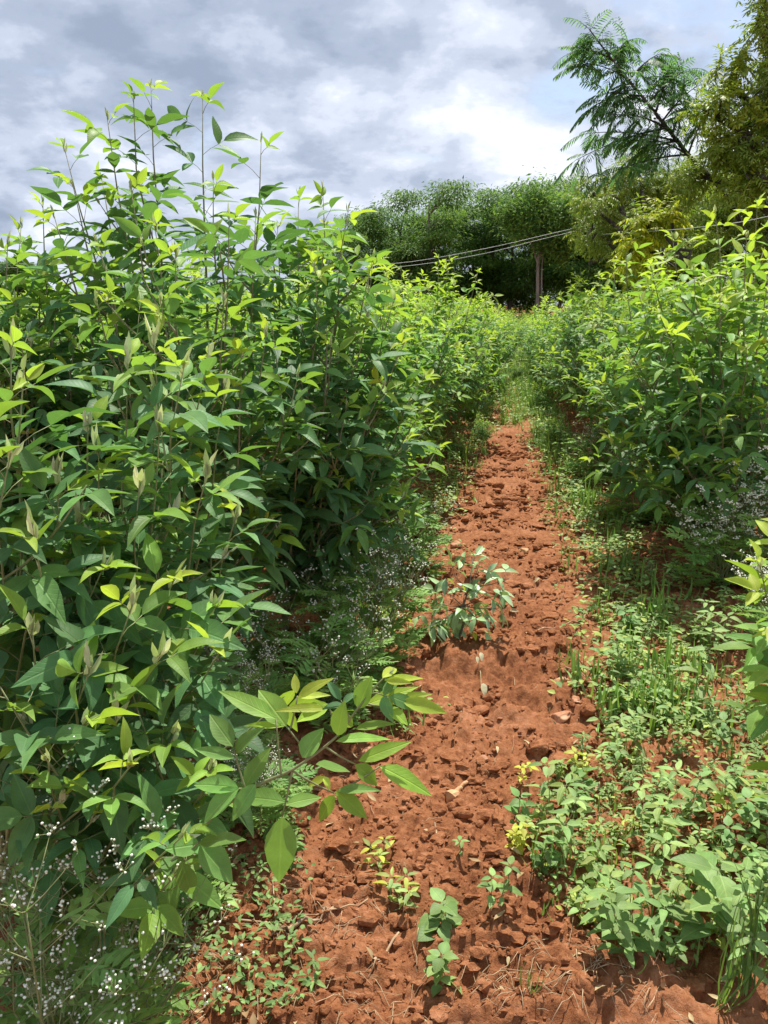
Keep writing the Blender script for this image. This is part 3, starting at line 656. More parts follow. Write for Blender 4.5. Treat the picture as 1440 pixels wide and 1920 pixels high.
for t0, y0, y1, dy, side, lab, grp in rowsL:
    y = y0; n = 0
    while y < y1:
        t = t0 + random.gauss(0, .06); sc = random.uniform(.98, 1.18) + (.05 if y > 8 else 0)
        close = np.interp(y, [7, 10, 18, 30, 40], [0, .16, .46, .62, .68]) * (1 if t0 < 0 else -1)
        if abs(t0) < 1.5: t += close
        if side == 'right row' and y < 8: sc *= 1.05
        sc *= np.interp(y, [9, 13, 22, 30], [1, .90, .72, .66]) if abs(t0) < 1.5 else np.interp(y, [12, 25], [1, .84])
        l = lab
        if side and n < 6: l = '%s shrub of the %s along the path, just beyond the big dark ones' % (ORD[n], side) if n < 1 else '%s shrub of the %s along the path, counted from the camera' % (ORD[n], side)
        place_bush(xc(y) + t, y, sc, l, grp); n += 1; y += dy * random.uniform(.85, 1.2) * (1 + .02 * y)
place_bush(xc(21) - .42, 21, .62, 'left hand shrub of the pair that closes off the far end of the path', 'shrubs at the end of the path')
place_bush(xc(26) + .15, 27, .60, 'right hand shrub of the pair that closes off the far end of the path', 'shrubs at the end of the path')
for (px, py), sc, l in zip([(925, 745), (1010, 770), (880, 800), (968, 720), (1040, 850), (905, 835)], [.30, .26, .26, .3, .26, .22],
        ['young shrub on the path at its left edge, where the path turns green', 'young shrub at the right edge of the path, where the bare soil ends', 'low young shrub leaning over the left edge of the path', 'furthest young shrub, in the middle of the green end of the path',
         'young shrub in the grass at the right edge of the path, under the hedge', 'smallest young shrub at the left edge of the bare path']):
    x, y = G(px, py); place_bush(x, y, sc, l, 'young shrubs on the far path')
def crop_field():
    r = np.random.default_rng(3); m = 42000; lv = Leaves()
    y = np.where(r.random(m) < .6, r.uniform(40, 50, m), r.uniform(9, 42, m)); x = np.where(y > 40, r.uniform(-48, 10, m), xc(y) - r.uniform(7.0, 11, m) - .15 * y)
    z = np.interp(x, [-6, 1], [1.5, .75]) * (1 + .3 * fbm(x * .9, y * .9, 3, 8)) * (.35 + .65 * r.random(m) ** .5); L = r.uniform(.13, .22, m)
    lv.many(np.stack([x, y, z], 1), nrmz(r.normal(0, 1, (m, 3)) * (1, 1, .4)), nrmz(r.normal(0, .45, (m, 3)) + (0, 0, 1)), L, L * .42, np.clip(r.normal(.35, .2, m) + .3 * (z > 1.6), 0, 1), .2, .2)
    g = Geo(); lv.emit(g, T_FAR); tag(g.obj('crop_field', M['pea']), kind='stuff')
crop_field()
exec_rest = True

# ---------------------------------------------------------------- feathery white flowered weeds
def lobed_leaf(lv, st, p, d, n, L, tint):
    side = n.cross(d).normalized(); pts = []
    for i in range(7):
        s = i / 6; q = p + d * L * s - Z * (.25 * L * s * s); pts.append(q)
        if i in (0,): continue
        ll = L * .42 * math.sin(math.pi * (.15 + .8 * s)) + .004
        for sg in (-1, 1):
            a = (side * sg * .8 + d * .6 - Z * .1 + rv(.08)).normalized()
            lv.one(q, a, n, ll, ll * .34, tint, .1, .2)
            b = q + a * ll * .45
            lv.one(b, (a + d * .9).normalized(), n, ll * .5, ll * .22, tint, .1, .2); lv.one(b, (a - d * .6).normalized(), n, ll * .4, ll * .2, tint, .1, .2)
    lv.one(pts[0], d, n, L * .5, L * .07, tint, .0, .1); lv.one(pts[-1], d, n, L * .22, L * .08, tint, .1, .2)
    tube(st, pts, [.0012] * 3 + [.0008] * 4, 3)
def parth_build(seed, H, R, nst, flowers=1.0, leaf=.10, fr=.0036, nleaf=26):
    random.seed(seed); st, lv, fl = Geo(), Leaves(), Geo(); vI, fI = ICO1
    for k in range(nst):
        a = random.uniform(0, 6.28); r = R * math.sqrt(random.random()) * .9; tip = Vector((math.cos(a) * r, math.sin(a) * r, H * random.uniform(.7, 1) * (1 - .3 * (r / R))))
        pts = curve_to(Vector((random.gauss(0, .015), random.gauss(0, .015), 0)), tip, 8, (.4, .5), .012); tube(st, pts, [.003 - .0022 * i / 8 for i in range(8)], 5)
        for i in range(2, 8):
            p = pts[i]
            for q in range(3 if i > 3 else 1):
                b = random.uniform(0, 6.28); o = Vector((math.cos(b), math.sin(b), .75)).normalized(); ln = random.uniform(.04, .11) * (H / .5)
                e = p + o * ln + Z * .02; tube(st, bez(p, p + o * ln * .5, e, 4), [.0011, .0009, .0008, .0007], 3)
                if random.random() < .5: lv.one(p, (o + rv(.2)).normalized(), Z, random.uniform(.02, .04), .005, random.random(), .1, .2)
                if i < 4: continue
                for w in range(int(random.randint(3, 6) * flowers)):
                    c = Vector((random.gauss(0, .6), random.gauss(0, .6), .8)).normalized(); f = e + c * random.uniform(.008, .026)
                    tube(st, [e, f], [.0005, .0005], 3)
                    s = fr * random.uniform(.75, 1.15); dd = 1 + .18 * np.sin(vI @ rng.normal(0, 4, 3))
                    fl.add(vI * dd[:, None] * s * (1, 1, .8) + np.array(f), fI.ravel(), np.full(len(fI), 3))
    for k in range(nleaf):
        a = random.uniform(0, 6.28); z = H * .62 * random.random() ** 1.2; d = Vector((math.cos(a), math.sin(a), random.uniform(.1, .7))).normalized()
        rr = R * random.uniform(.0, .55); p = Vector((math.cos(a) * rr, math.sin(a) * rr, z + .02))
        lobed_leaf(lv, st, p, d, (Z + d * -.3 + rv(.2)).normalized(), leaf * random.uniform(.7, 1.2), random.random())
    root = empty('white_flowered_weed', (0, 0, 0), None, None)
    st.obj('stem', M['stem'], root); g = Geo(); lv.emit(g, T_MID); g.obj('foliage', M['parth'], root); fl.obj('flower_heads', M['flower'], root)['kind'] = 'stuff'
    return root
def put(o, px, py, label, rz=0.0, sc=1.0, group='white flowered feathery weeds', cat='weed', dx=0, dy=0):
    x, y = G(px, py); x += dx; y += dy; o.location = (x, y, gz(x, y)); o.rotation_euler = (0, 0, rz); o.scale = (sc,) * 3; return tag(o, label, cat, group)
pa = parth_build(301, .66, .34, 18, .9, .13, .0036, 95); put(pa, 680, 1275, 'white flowering feathery weed at the left path edge, behind the low branch')
pb = parth_build(302, .50, .30, 12, .8, .13, .0036, 80); put(pb, 610, 1350, 'feathery weed half hidden under the dark shrub, left of the flowering one')
pc = parth_build(303, .88, .24, 17, 1.6, .11, .0024, 90); pc.location = (-.52, 1.0, 0); tag(pc, 'white flowering feathery weed in the bottom left corner', 'weed', 'white flowered feathery weeds')
pd_ = parth_build(304, .42, .24, 10, 1.4, .11, .0022, 74); put(pd_, 225, 1900, 'lower feathery weed at the bottom left, with its flowers leaning over the soil', dx=.02, dy=-.17)
pe = parth_build(305, .85, .42, 32, 1.2, .14, .0048, 90); put(pe, 1440, 1130, 'large feathery weed full of white flowers at the right edge')
pf = parth_build(306, .52, .34, 20, 1.2, .14, .0046, 70); put(pf, 1350, 1130, 'smaller white flowering weed left of the large one at the right edge')
def dput(src, px, py, label, rz, sc, **k):
    x, y = G(px, py); return dup(src, (x, y, gz(x, y)), rz, sc, label, 'white flowered feathery weeds')
dput(pd_, 450, 1420, 'small feathery weed under the shrub, behind the base of the low branch', 1.0, 1.0)
dput(pb, 430, 1300, 'flowering feathery weed in the shade left of the path, deepest under the shrubs', 2.0, .95)
dput(pd_, 320, 1700, 'low feathery weed on the soil between the corner weed and the low branch', 2.6, .7)
dput(pd_, 480, 1560, 'small feathery weed right under the low branch', 4.0, .8)
dput(pf, 1470, 1240, 'feathery weed at the right edge below the large flowering one', 2.2, .8)
dput(pb, 760, 1075, 'feathery weed at the left path edge, furthest from the camera', 3.0, 1.05)

dput(pd_, 1185, 985, 'feathery weed in the dark gap under the right hedge, nearest of two', 1.0, 1.3)
dput(pd_, 1120, 905, 'feathery weed in the dark gap under the right hedge, further of two', 3.0, 1.3)
dput(pf, 1270, 1010, 'feathery weed between the right hedge and the large white flowering weed', 5.0, 1.0)
# ---------------------------------------------------------------- seedlings on the path
def seedling():
    random.seed(61); x, y = G(858, 1205); z = gz(x, y); dp = y * math.cos(PITCH) + CAM_H * math.sin(PITCH) - .05
    o = Vector((x, y, z)); root = empty('path_seedling', o, 'lone young shrub with pale leaves and dark stems growing in the middle of the path', 'seedling')
    st, lv, yl = Geo(), Leaves(), Leaves()
    T = lambda a, b, e=0: P(a, b, dp + e) - o
    j = T(869, 1135); tube(st, [Vector((0, 0, -.03)), T(869, 1170), j, T(880, 1100), T(886, 1050)], [.006, .006, .005, .0035, .002], 6)
    ends = [(886, 1045), (900, 1055), (848, 1075), (838, 1105), (925, 1080), (955, 1085), (915, 1110), (870, 1105), (845, 1150), (800, 1150), (815, 1170), (880, 1130), (900, 1160), (935, 1140), (820, 1130), (860, 1165), (890, 1180), (790, 1180)]
    for i, (a, b) in enumerate(ends):
        e = T(a, b, random.uniform(-.12, .12)); s = j if b > 1100 else T(880, 1100)
        pts = bez(s, s.lerp(e, .5) - Z * .02, e, 5); tube(st, pts, [.003, .0025, .002, .0016, .0012], 5)
        d = (pts[-1] - pts[-2]).normalized()
        for q in range(3):
            dd = (d * .6 + Vector((random.gauss(0, .8), random.gauss(0, .8), random.gauss(0, .15)))).normalized()
            pea_leaf(lv, st, e - d * .02 * q, dd, random.uniform(0, 6.28), random.uniform(.066, .09), 0, .2 if b < 1130 else .8)
    for a, b in [(865, 1095), (838, 1085), (762, 1160), (905, 1150), (888, 1185)]:
        e = T(a, b); yl.one(e, Vector((random.gauss(0, 1), random.gauss(0, 1), -.7)), Z, .045, .022, 1, .3, .3)
    st.obj('stem', M['purple'], root); g = Geo(); lv.emit(g, T_NEAR); g.obj('foliage', M['seed'], root)
    g = Geo(); yl.emit(g, T_NEAR); q = g.obj('yellow_leaves', M['weed'], root); q['label'] = 'withered yellow leaves'
M['seed'] = leaf_mat('seedling_leaf', [(0, (.32, .50, .26)), (1, (.44, .58, .22))], vein=.3, trans=.25, rough=.35, spec=.5)
seedling()

def weed_proto(seed, H, nst, leaf, wr=.5, tint=(.0, .7), name='small_weed', spread=.5, tpl=T_OVATE, mat='weed', step=.024):
    random.seed(seed); st, lv = Geo(), Leaves()
    for k in range(nst):
        a = random.uniform(0, 6.28); h = H * random.uniform(.6, 1.05); d = Vector((math.cos(a) * spread * random.random(), math.sin(a) * spread * random.random(), 1)).normalized()
        pts = curve_to(Vector((random.gauss(0, .004), random.gauss(0, .004), -.01)), d * h, 7, (.7, .4), .004); tube(st, pts, [.0018 - .0012 * i / 7 for i in range(7)], 4)
        s = .25; ph = random.uniform(0, 3.14); n = max(2, int(h / step))
        for i in range(n):
            f = .2 + .8 * (i + 1) / n; q = pts[0].lerp(pts[-1], f) if f < 1 else pts[-1]
            idx = f * 6; i0 = min(int(idx), 5); q = pts[i0].lerp(pts[i0 + 1], idx - i0)
            for sg in (0, math.pi) if i < n - 1 else (0, math.pi, math.pi / 2, -math.pi / 2):
                b = ph + sg + random.gauss(0, .15); ld = Vector((math.cos(b), math.sin(b), random.uniform(-.15, .45))).normalized()
                L = leaf * random.uniform(.65, 1.1) * (1 - .35 * abs(f - .6)); tube(st, [q, q + ld * L * .15], [.0007, .0006], 3)
                lv.one(q + ld * L * .15, ld, (Z + rv(.22)).normalized(), L, L * wr * random.uniform(.85, 1.15), random.uniform(*tint), random.uniform(.1, .4), random.uniform(.1, .4))
            ph += math.pi / 2
    root = empty(name, (0, 0, 0), None, None); st.obj('stem', M['stem'], root); g = Geo(); lv.emit(g, tpl); g.obj('foliage', M[mat], root); return root
def place1(root, px, py, label, cat, group=None, rz=0, sc=1.0):
    x, y = G(px, py); root.location = (x, y, gz(x, y)); root.rotation_euler = (0, 0, rz); root.scale = (sc,) * 3; return tag(root, label, cat, group)
GS = 'single seedlings on the bare soil'
place1(weed_proto(401, .10, 2, .045, .7, (.1, .5)), 845, 1850, 'seedling with rounded pale leaves at the bottom, in mid path', 'weed', GS)
place1(weed_proto(402, .07, 3, .055, .8, (.1, .4), spread=1.2), 820, 1735, 'spreading vine seedling with broad rounded leaves near the short thick stick', 'weed', GS)
place1(weed_proto(403, .10, 3, .045, .35, (.4, .95), spread=.8), 735, 1690, 'drooping seedling with yellowing leaves left of the vine seedling', 'weed', GS)
place1(weed_proto(404, .09, 3, .04, .4, (.5, 1.0), spread=.9), 720, 1610, 'wilting yellowish weed on the soil below the low branch tip', 'weed', GS)
place1(weed_proto(405, .11, 2, .040, .55, (.1, .4)), 925, 1725, 'upright green seedling between the vine seedling and the right hand weeds', 'weed', GS)
place1(weed_proto(406, .06, 1, .03, .5, (.1, .4)), 865, 1620, 'tiny seedling in mid path right of the wooden peg', 'weed', GS)
place1(weed_proto(407, .12, 3, .036, .5, (.85, 1.0), spread=.9), 975, 1590, 'yellow leaved weed at the left rim of the right hand weed patch', 'weed', GS)
place1(weed_proto(408, .08, 2, .034, .5, (.85, 1.0), spread=.6), 970, 1475, 'small yellow weed below the large reddish clod', 'weed', GS)
place1(weed_proto(409, .12, 2, .038, .5, (.75, .95), spread=.7), 1085, 1450, 'yellow green weed at the patch edge right of the large clod', 'weed', GS)
place1(weed_proto(410, .05, 2, .04, .35, (.1, .4), spread=1.3), 590, 1830, 'star shaped green seedling among the straw at the bottom', 'weed', GS)
place1(weed_proto(411, .08, 2, .042, .5, (.3, .6)), 412, 1720, 'seedling with two light leaves by the lower left edge of the soil', 'weed', GS)
place1(weed_proto(412, .14, 2, .07, .45, (.0, .2), spread=.9), 290, 1850, 'dark broad leaved weed beside the bottom left flowering weed', 'weed', GS)
place1(weed_proto(413, .12, 2, .035, .5, (.1, .3)), 545, 1640, 'thin seedling behind the hanging big leaf', 'weed', GS)
# withered pale leaves in front of the young shrub
x, y = G(903, 1290); g = Geo(); lv = Leaves()
for a, b, L in [(900, 1255, .04), (905, 1290, .055), (893, 1262, .03)]:
    q = G(a, b); lv.one((q[0], q[1], gz(*q) + .03), (.1, -.6, -.5), (.2, -.5, 1), L, L * .5, .9, .2, .4)
lv.emit(g, T_OVATE); tube(g, [(x, y, gz(x, y)), (x, y + .05, gz(x, y) + .06), (x, y + .12, gz(x, y) + .02)], .001, 4)
tag(g.obj('withered_leaf', M['pale_leaf']), 'pale withered sprig on the soil in front of the lone young shrub', 'dead sprig')

# ---------------------------------------------------------------- weed patch at right
wp = [weed_proto(501, .13, 3, .046, .45, (.3, .8)), weed_proto(502, .10, 3, .036, .5, (.1, .5)), weed_proto(503, .17, 2, .050, .6, (.0, .3), step=.034), weed_proto(504, .08, 4, .034, .65, (.5, .8), spread=.9), weed_proto(505, .20, 2, .066, .34, (.2, .6), step=.036), weed_proto(506, .14, 4, .034, .28, (.0, .6), step=.018)]
wused = [False] * 6
def put_weed(x, y, sc, label, group, i=None):
    i = random.randrange(6) if i is None else i; rz = random.uniform(0, 6.28); tl = (random.gauss(0, .12), random.gauss(0, .12))
    if not wused[i]: wused[i] = True; o = wp[i]; o.location = (x, y, gz(x, y)); o.scale = (sc,) * 3; tag(o, label, 'weed', group)
    else: dup(wp[i], (x, y, gz(x, y)), rz, sc, label, group, tl)
    (wp[i])['category'] = 'weed'
random.seed(9)
pts = []
tries = 0
while len(pts) < 112 and tries < 60000:
    tries += 1
    if random.random() < .8: px, py = random.uniform(960, 1470), random.uniform(1330, 1830)
    else: px, py = random.uniform(1100, 1470), random.uniform(1100, 1400)
    x, y = G(px, py); t = x - xc(y)
    if py < 1330: ok = random.random() < (.15 if px < 1250 else .5)
    else:
        left = np.interp(py, [1330, 1400, 1480, 1560, 1640, 1720, 1830], [1130, 1090, 1030, 960, 1000, 1040, 1230]); ok = px > left
        if py > 1700: ok = ok and random.random() < .6
    if not ok: continue
    if any((x - a) ** 2 + (y - b) ** 2 < .060 ** 2 for a, b in pts): continue
    pts.append((x, y))
    zone = ('along the left rim of the lower right patch', 'small weeds on the rim of the patch') if py >= 1330 and px < left + 90 else ('in the shaded clearing above the lower right patch', 'small weeds in the clearing') if py < 1330 else \
        ('in the front of the lower right patch, near the bottom', 'small weeds in the front of the patch') if py > 1650 else ('in the thick middle of the lower right patch', 'small weeds in the middle of the patch') if px < 1300 else ('by the right picture edge in the lower right patch', 'small weeds by the right edge')
    put_weed(x, y, random.uniform(.55, 1.1), 'small pale green weed ' + zone[0], zone[1])
random.seed(19)
for k in range(54):
    if k < 34: y = random.uniform(3.2, 9.5); t = interp(TR, y) + random.uniform(-.02, .34)
    else: y = random.uniform(4.5, 9.5); t = interp(TL, y) - random.uniform(-.05, .25)
    s = 'right' if k < 34 else 'left'
    put_weed(xc(y) + t, y, random.uniform(.9, 1.5), 'weed in the thin fringe along the %s edge of the path, under the shrubs' % s, 'weeds along the %s edge of the path' % s)
# distinct bigger weeds
place1(weed_proto(601, .26, 2, .10, .62, (.15, .35), name='broadleaf_weed', spread=.5, step=.07), 1310, 1770, 'broad leaved plant with large upright oval leaves at lower right', 'weed')
place1(weed_proto(602, .22, 4, .060, .45, (.1, .3), name='broadleaf_weed', spread=.9), 1190, 1810, 'pointed leaved green weed at the bottom of the right hand patch', 'weed')
place1(weed_proto(603, .30, 3, .055, .42, (.2, .4), name='broadleaf_weed', spread=.4, step=.04), 1370, 1850, 'tall stemmed weed rising from the lower right corner', 'weed')
place1(weed_proto(604, .30, 1, .085, .42, (.3, .5), name='broadleaf_weed', spread=.3, step=.055), 1290, 1330, 'dark stemmed young plant with large pale leaves in the right hand clearing', 'weed')
place1(weed_proto(605, .20, 2, .06, .5, (.3, .5), name='broadleaf_weed', spread=.5), 1175, 1290, 'pale weed standing on the soil left of the dark stemmed young plant', 'weed')
place1(weed_proto(606, .16, 2, .06, .7, (.0, .2), name='broadleaf_weed', spread=.5), 1180, 1190, 'dark rounded leaved weed at the far side of the right hand clearing', 'weed')

# ---------------------------------------------------------------- grasses and ground cover
def grass_tuft(seed, n, H, spread=.5, w=.004):
    random.seed(seed); lv = Leaves()
    for k in range(n):
        a = random.uniform(0, 6.28); tl = random.uniform(.1, 1) * spread; d = Vector((math.cos(a) * tl, math.sin(a) * tl, 1)).normalized()
        h = H * random.uniform(.5, 1.1); lv.one(Vector((random.gauss(0, .01), random.gauss(0, .01), -.005)), d, (-d.x - .01, -d.y, .3), h, w * random.uniform(.7, 1.3), min(1, max(0, random.gauss(.3, .3))), -random.uniform(.1, .5), .3)
    # arching outwards: normal points back to the centre, negative curl lifts, so flip
    for i, r in enumerate(lv.r): r = list(r); r[12] = abs(r[12]); r[6], r[7] = -r[6] * 0 + r[3], r[4]; r[8] = .6; lv.r[i] = tuple(r)
    g = Geo(); lv.emit(g, T_STRIP); return g.obj('grass_tuft', M['grass'])
gt = [grass_tuft(701, 16, .28, .7), grass_tuft(702, 22, .18, .9), grass_tuft(703, 12, .34, .5, .006), grass_tuft(704, 14, .12, 1.0)]
spots = [(0, 1355, 1900, 'tall grass tuft in the lower right corner', 1.0), (2, 1400, 1880, 'coarse wide bladed grass at the lower right edge', 1.0), (1, 1250, 1330, 'grass tuft in the shaded clearing at right, by the dark stemmed plant', 1.0), (3, 1010, 1640, 'short grass tuft at the left rim of the right hand weeds', 1.2),
         (1, 1130, 1170, 'grass tuft at the right edge of the path beside the curved dry stalk', .8), (3, 985, 1865, 'small cut grass tuft at the bottom of the path', .8), (0, 1040, 880, 'bright grass tuft on the right edge of the path, in the middle distance', 1.2), (2, 1025, 860, 'bright grass tuft just behind another on the right edge of the path', 1.1)]
gused = [False] * 4
for i, px, py, lab, sc in spots:
    x, y = G(px, py)
    if not gused[i]: gused[i] = True; o = gt[i]; o.location = (x, y, gz(x, y)); o.scale = (sc,) * 3
    else: o = gt[i].copy(); COL.objects.link(o); o.location = (x, y, gz(x, y)); o.scale = (sc,) * 3; o.rotation_euler = (0, 0, random.random() * 6)
    tag(o, lab, 'grass', 'grass tufts')
def ground_cover():
    random.seed(31); lv = Leaves(); gv = Leaves()
    def leafspot(x, y, s, t=(.1, .8)):
        z = gz(x, y)
        for k in range(random.randint(3, 6)):
            a = random.uniform(0, 6.28); d = Vector((math.cos(a), math.sin(a), random.uniform(0, .6)))
            lv.one(Vector((x + random.gauss(0, .02), y + random.gauss(0, .02), z + random.uniform(.004, .05) * s)), d, Z + rv(.25), random.uniform(.014, .028) * s, random.uniform(.007, .013) * s, random.uniform(*t), .2, .3)
    def blades(x, y, s):
        z = gz(x, y)
        for k in range(random.randint(5, 9)):
            a = random.uniform(0, 6.28); q = random.uniform(.4, 1.6); d = Vector((math.cos(a) * q, math.sin(a) * q, 1)).normalized()
            gv.one(Vector((x + random.gauss(0, .03), y + random.gauss(0, .03), z)), d, (d.x, d.y, .6), random.uniform(.03, .09) * s, .006 * s, random.uniform(.1, .6), .5, .2)
    for k in range(4200):                      # fringes of the path
        y = 2.5 * (32 / 2.5) ** random.random(); sd = random.random() < .6
        e = interp(TR, y) if sd else interp(TL, y); t = e + (1 if sd else -1) * random.gauss(.16, .15)
        x = xc(y) + t; s = 1 + .07 * y
        (leafspot if random.random() < .86 else blades)(x, y, s * random.uniform(.8, 1.7))
    for k in range(520):
        px, py = random.uniform(980, 1460), random.uniform(1200, 1800); x, y = G(px, py)
        left = np.interp(py, [1200, 1330, 1400, 1480, 1560, 1640, 1720, 1800], [1180, 1130, 1090, 1040, 990, 1010, 1050, 1200])
        if px > left: (leafspot if random.random() < .8 else blades)(x, y, 1.0)
    for k in range(500):
        px, py = random.uniform(0, 560), random.uniform(1350, 1900); x, y = G(px, py); leafspot(x, y, 1.0, (0, .4))
    for k in range(2600):                      # far end of the path, overgrown
        y = 8 * (30 / 8) ** random.random(); t = random.gauss(.05, .4)
        if vnoise(t * 3, y * .8, 5) > np.interp(y, [9, 12.5, 15], [.62, .35, .0]): (leafspot if random.random() < .75 else blades)(xc(y) + t, y, 1.2 + .09 * y)
    g = Geo(); lv.emit(g, T_MID); tag(g.obj('ground_cover', M['weed']), kind='stuff')
    g = Geo(); gv.emit(g, T_STRIP); tag(g.obj('grass', M['grass']), kind='stuff')
ground_cover()

# ---------------------------------------------------------------- trees
def grow(p, d, L, r, lev, segs, tips, up=.15, ang=.55, nb=(2, 3), wob=.12):
    n = 5; pts = [p]; q = p.copy(); dd = d.copy()
    for i in range(n):
        dd = (dd + rv(wob) + Z * up * .3).normalized(); q = q + dd * L / n; pts.append(q.copy())
    segs.append((pts, [r * (1 - .35 * i / n) for i in range(n + 1)]))
    if lev == 0: tips.append((q, dd)); tips.append((pts[3], dd)); return
    for k in range(random.randint(*nb)):
        a = random.uniform(0, 6.28); u = dd.cross(Vector((.3, .5, .8))).normalized(); w = dd.cross(u)
        nd = (dd * math.cos(ang) + (u * math.cos(a) + w * math.sin(a)) * math.sin(ang) * random.uniform(.7, 1.4)).normalized()
        s = pts[random.randint(3, n)]; grow(s, nd, L * random.uniform(.62, .85), r * .6, lev - 1, segs, tips, up, ang, nb, wob)
def far_tree(seed, H, cr, nleaf, fork=.4):
    """slender trunk, limbs to ragged layered leaf clumps from a third of the height upwards"""
    random.seed(seed); r = np.random.default_rng(seed); trunk = Geo(); lv = Leaves()
    for q in range(random.choice((1, 2))):
        b = Vector((q * .35, 0, -.1)); top = Vector((q * .6 + random.gauss(0, .3), random.gauss(0, .3), H * .8)); ax = curve_to(b, top, 10, (.2, .5), .10)
        tube(trunk, ax, [.13 * (1 - .8 * i / 10) for i in range(10)], 6)
        for k in range(21 if q == 0 else 12):
            f = random.uniform(.25, 1); p = ax[min(int(f * 9), 9)]; z = p.z + H * random.uniform(.03, .16); a = random.uniform(0, 6.28)
            rad = cr * (.35 + .65 * math.sin(math.pi * min(1, max(.1, (z / H - .2) / .85)))) * random.uniform(.35, 1.05)
            c = Vector((p.x * .5 + math.cos(a) * rad, p.y * .5 + math.sin(a) * rad, min(z, H * random.uniform(.93, 1))))
            tube(trunk, bez(p, p.lerp(c, .5) + Z * .25, c, 5), [.045, .035, .025, .018, .01], 4)
            m = nleaf // 26; rr = random.uniform(.38, .75); cc = np.array(c) + np.clip(r.normal(0, 1, (m, 3)), -1.8, 1.8) * (rr, rr, rr * .38); axx = nrmz(np.stack([cc[:, 0] - c.x + r.normal(0, .4, m), cc[:, 1] - c.y + r.normal(0, .4, m), r.normal(-.2, .25, m)], 1))
            nm = nrmz(np.stack([r.normal(0, .35, m), r.normal(0, .35, m), np.ones(m)], 1)); L = r.uniform(.13, .30, m)
            lv.many(cc, axx, nm, L, L * .34, np.clip(r.normal(random.uniform(.2, .7), .2, m), 0, 1), .25, .15)
    root = empty('broadleaf_tree', (0, 0, 0), None, None); g = Geo(); lv.emit(g, T_FAR)
    for nm_, gg, mm in (('trunk', trunk, 'bark'), ('crown', g, 'far')): gg.obj(nm_, M[mm], root)
    return root
ft = [far_tree(801, 8.4, 2.1, 15000), far_tree(802, 8.0, 2.3, 14000), far_tree(803, 8.7, 1.9, 15000), far_tree(804, 7.8, 2.4, 14000)]
fused = [False] * 4
random.seed(12)
def at_px(px, d): return (px - 720) / FPX * (d * math.cos(PITCH) + CAM_H * math.sin(PITCH)), d
fartrees = []
for k, px in enumerate(range(590, 1330, 42)):
    fartrees.append((px + random.uniform(-12, 12), 43 + random.uniform(-2, 3), np.interp(px, [590, 640, 700, 780, 860, 960, 1060, 1320], [.66, .74, .84, .92, .92, .98, 1.0, .9]) * random.uniform(.96, 1.03), 0))
for k, px in enumerate(range(620, 1300, 80)):
    fartrees.append((px + random.uniform(-20, 20), 52 + random.uniform(-2, 3), np.interp(px, [590, 640, 700, 780, 960, 1060, 1320], [.8, .9, 1.0, 1.1, 1.15, 1.15, 1.0]) * random.uniform(.96, 1.03), 1))
NTH = 'leftmost,second,third,fourth,fifth,sixth,seventh,eighth,ninth,tenth,eleventh,twelfth,thirteenth,fourteenth,fifteenth,sixteenth,seventeenth,eighteenth'.split(',')
lf = ['%s tree from the left in the front line of the distant grove', '%s tree from the left in the rear line of the distant grove']; cnt = [0, 0]
for px, d, sc, b in fartrees:
    lab = lf[b] % NTH[cnt[b]]; lab = lab.replace('leftmost tree from the left', 'leftmost tree'); cnt[b] += 1
    x, y = at_px(px, d); i = random.randrange(4); rz = random.uniform(0, 6.28); g_ = 'trees of the grove, %s line' % ('front' if b == 0 else 'rear')
    if not fused[i]: fused[i] = True; o = ft[i]; o.location = (x, y, 0); o.rotation_euler = (0, 0, rz); o.scale = (sc,) * 3; tag(o, lab, 'tree', g_)
    else: o = dup(ft[i], (x, y, 0), rz, sc, lab, g_)
    o['category'] = 'tree'
# thick pale trunked tree standing right above the end of the path
def pale_trunk():
    random.seed(33); x, y = at_px(1003, 38); root = empty('broadleaf_tree', (x, y, 0), 'tree with a straight pale trunk standing right above the end of the path', 'tree')
    g = Geo(); tube(g, [(0, 0, -.1), (.05, 0, 1.5), (-.03, 0, 3.2), (.08, 0, 5.6)], [.10, .09, .075, .04], 8); tube(g, [(.24, 0, -.1), (.24, 0, 1.2), (.16, 0, 3.0), (.22, 0, 4.9)], [.05, .045, .04, .025], 6)
    tube(g, [(-.02, 0, 3.3), (-.35, 0, 4.2), (-.7, 0, 5.0)], [.05, .035, .02], 6); tube(g, [(.0, 0, 3.6), (.4, 0, 4.5), (.9, 0, 5.2)], [.045, .03, .02], 6)
    g.obj('trunk', M['bark'], root)
    lv = Leaves(); r = np.random.default_rng(5)
    for cx, cz, rr in [(-.8, 4.9, .7), (.2, 4.3, .5), (1.1, 4.0, .5), (.3, 5.5, .8), (.9, 4.7, .6), (-.2, 6.2, .7), (-1.4, 5.6, .6), (1.4, 5.7, .6)]:
        m = 1300; c = np.stack([cx + r.normal(0, rr * .6, m), r.normal(0, rr * .8, m), cz + r.normal(0, rr * .6, m)], 1)
        L = r.uniform(.14, .3, m); lv.many(c, nrmz(r.normal(0, 1, (m, 3)) * (1, 1, .4)), nrmz(r.normal(0, .4, (m, 3)) + (0, 0, 1)), L, L * .33, np.clip(r.normal(.45, .3, m), 0, 1), .25, .15)
    g = Geo(); lv.emit(g, T_FAR); g.obj('crown', M['far'], root)
pale_trunk()
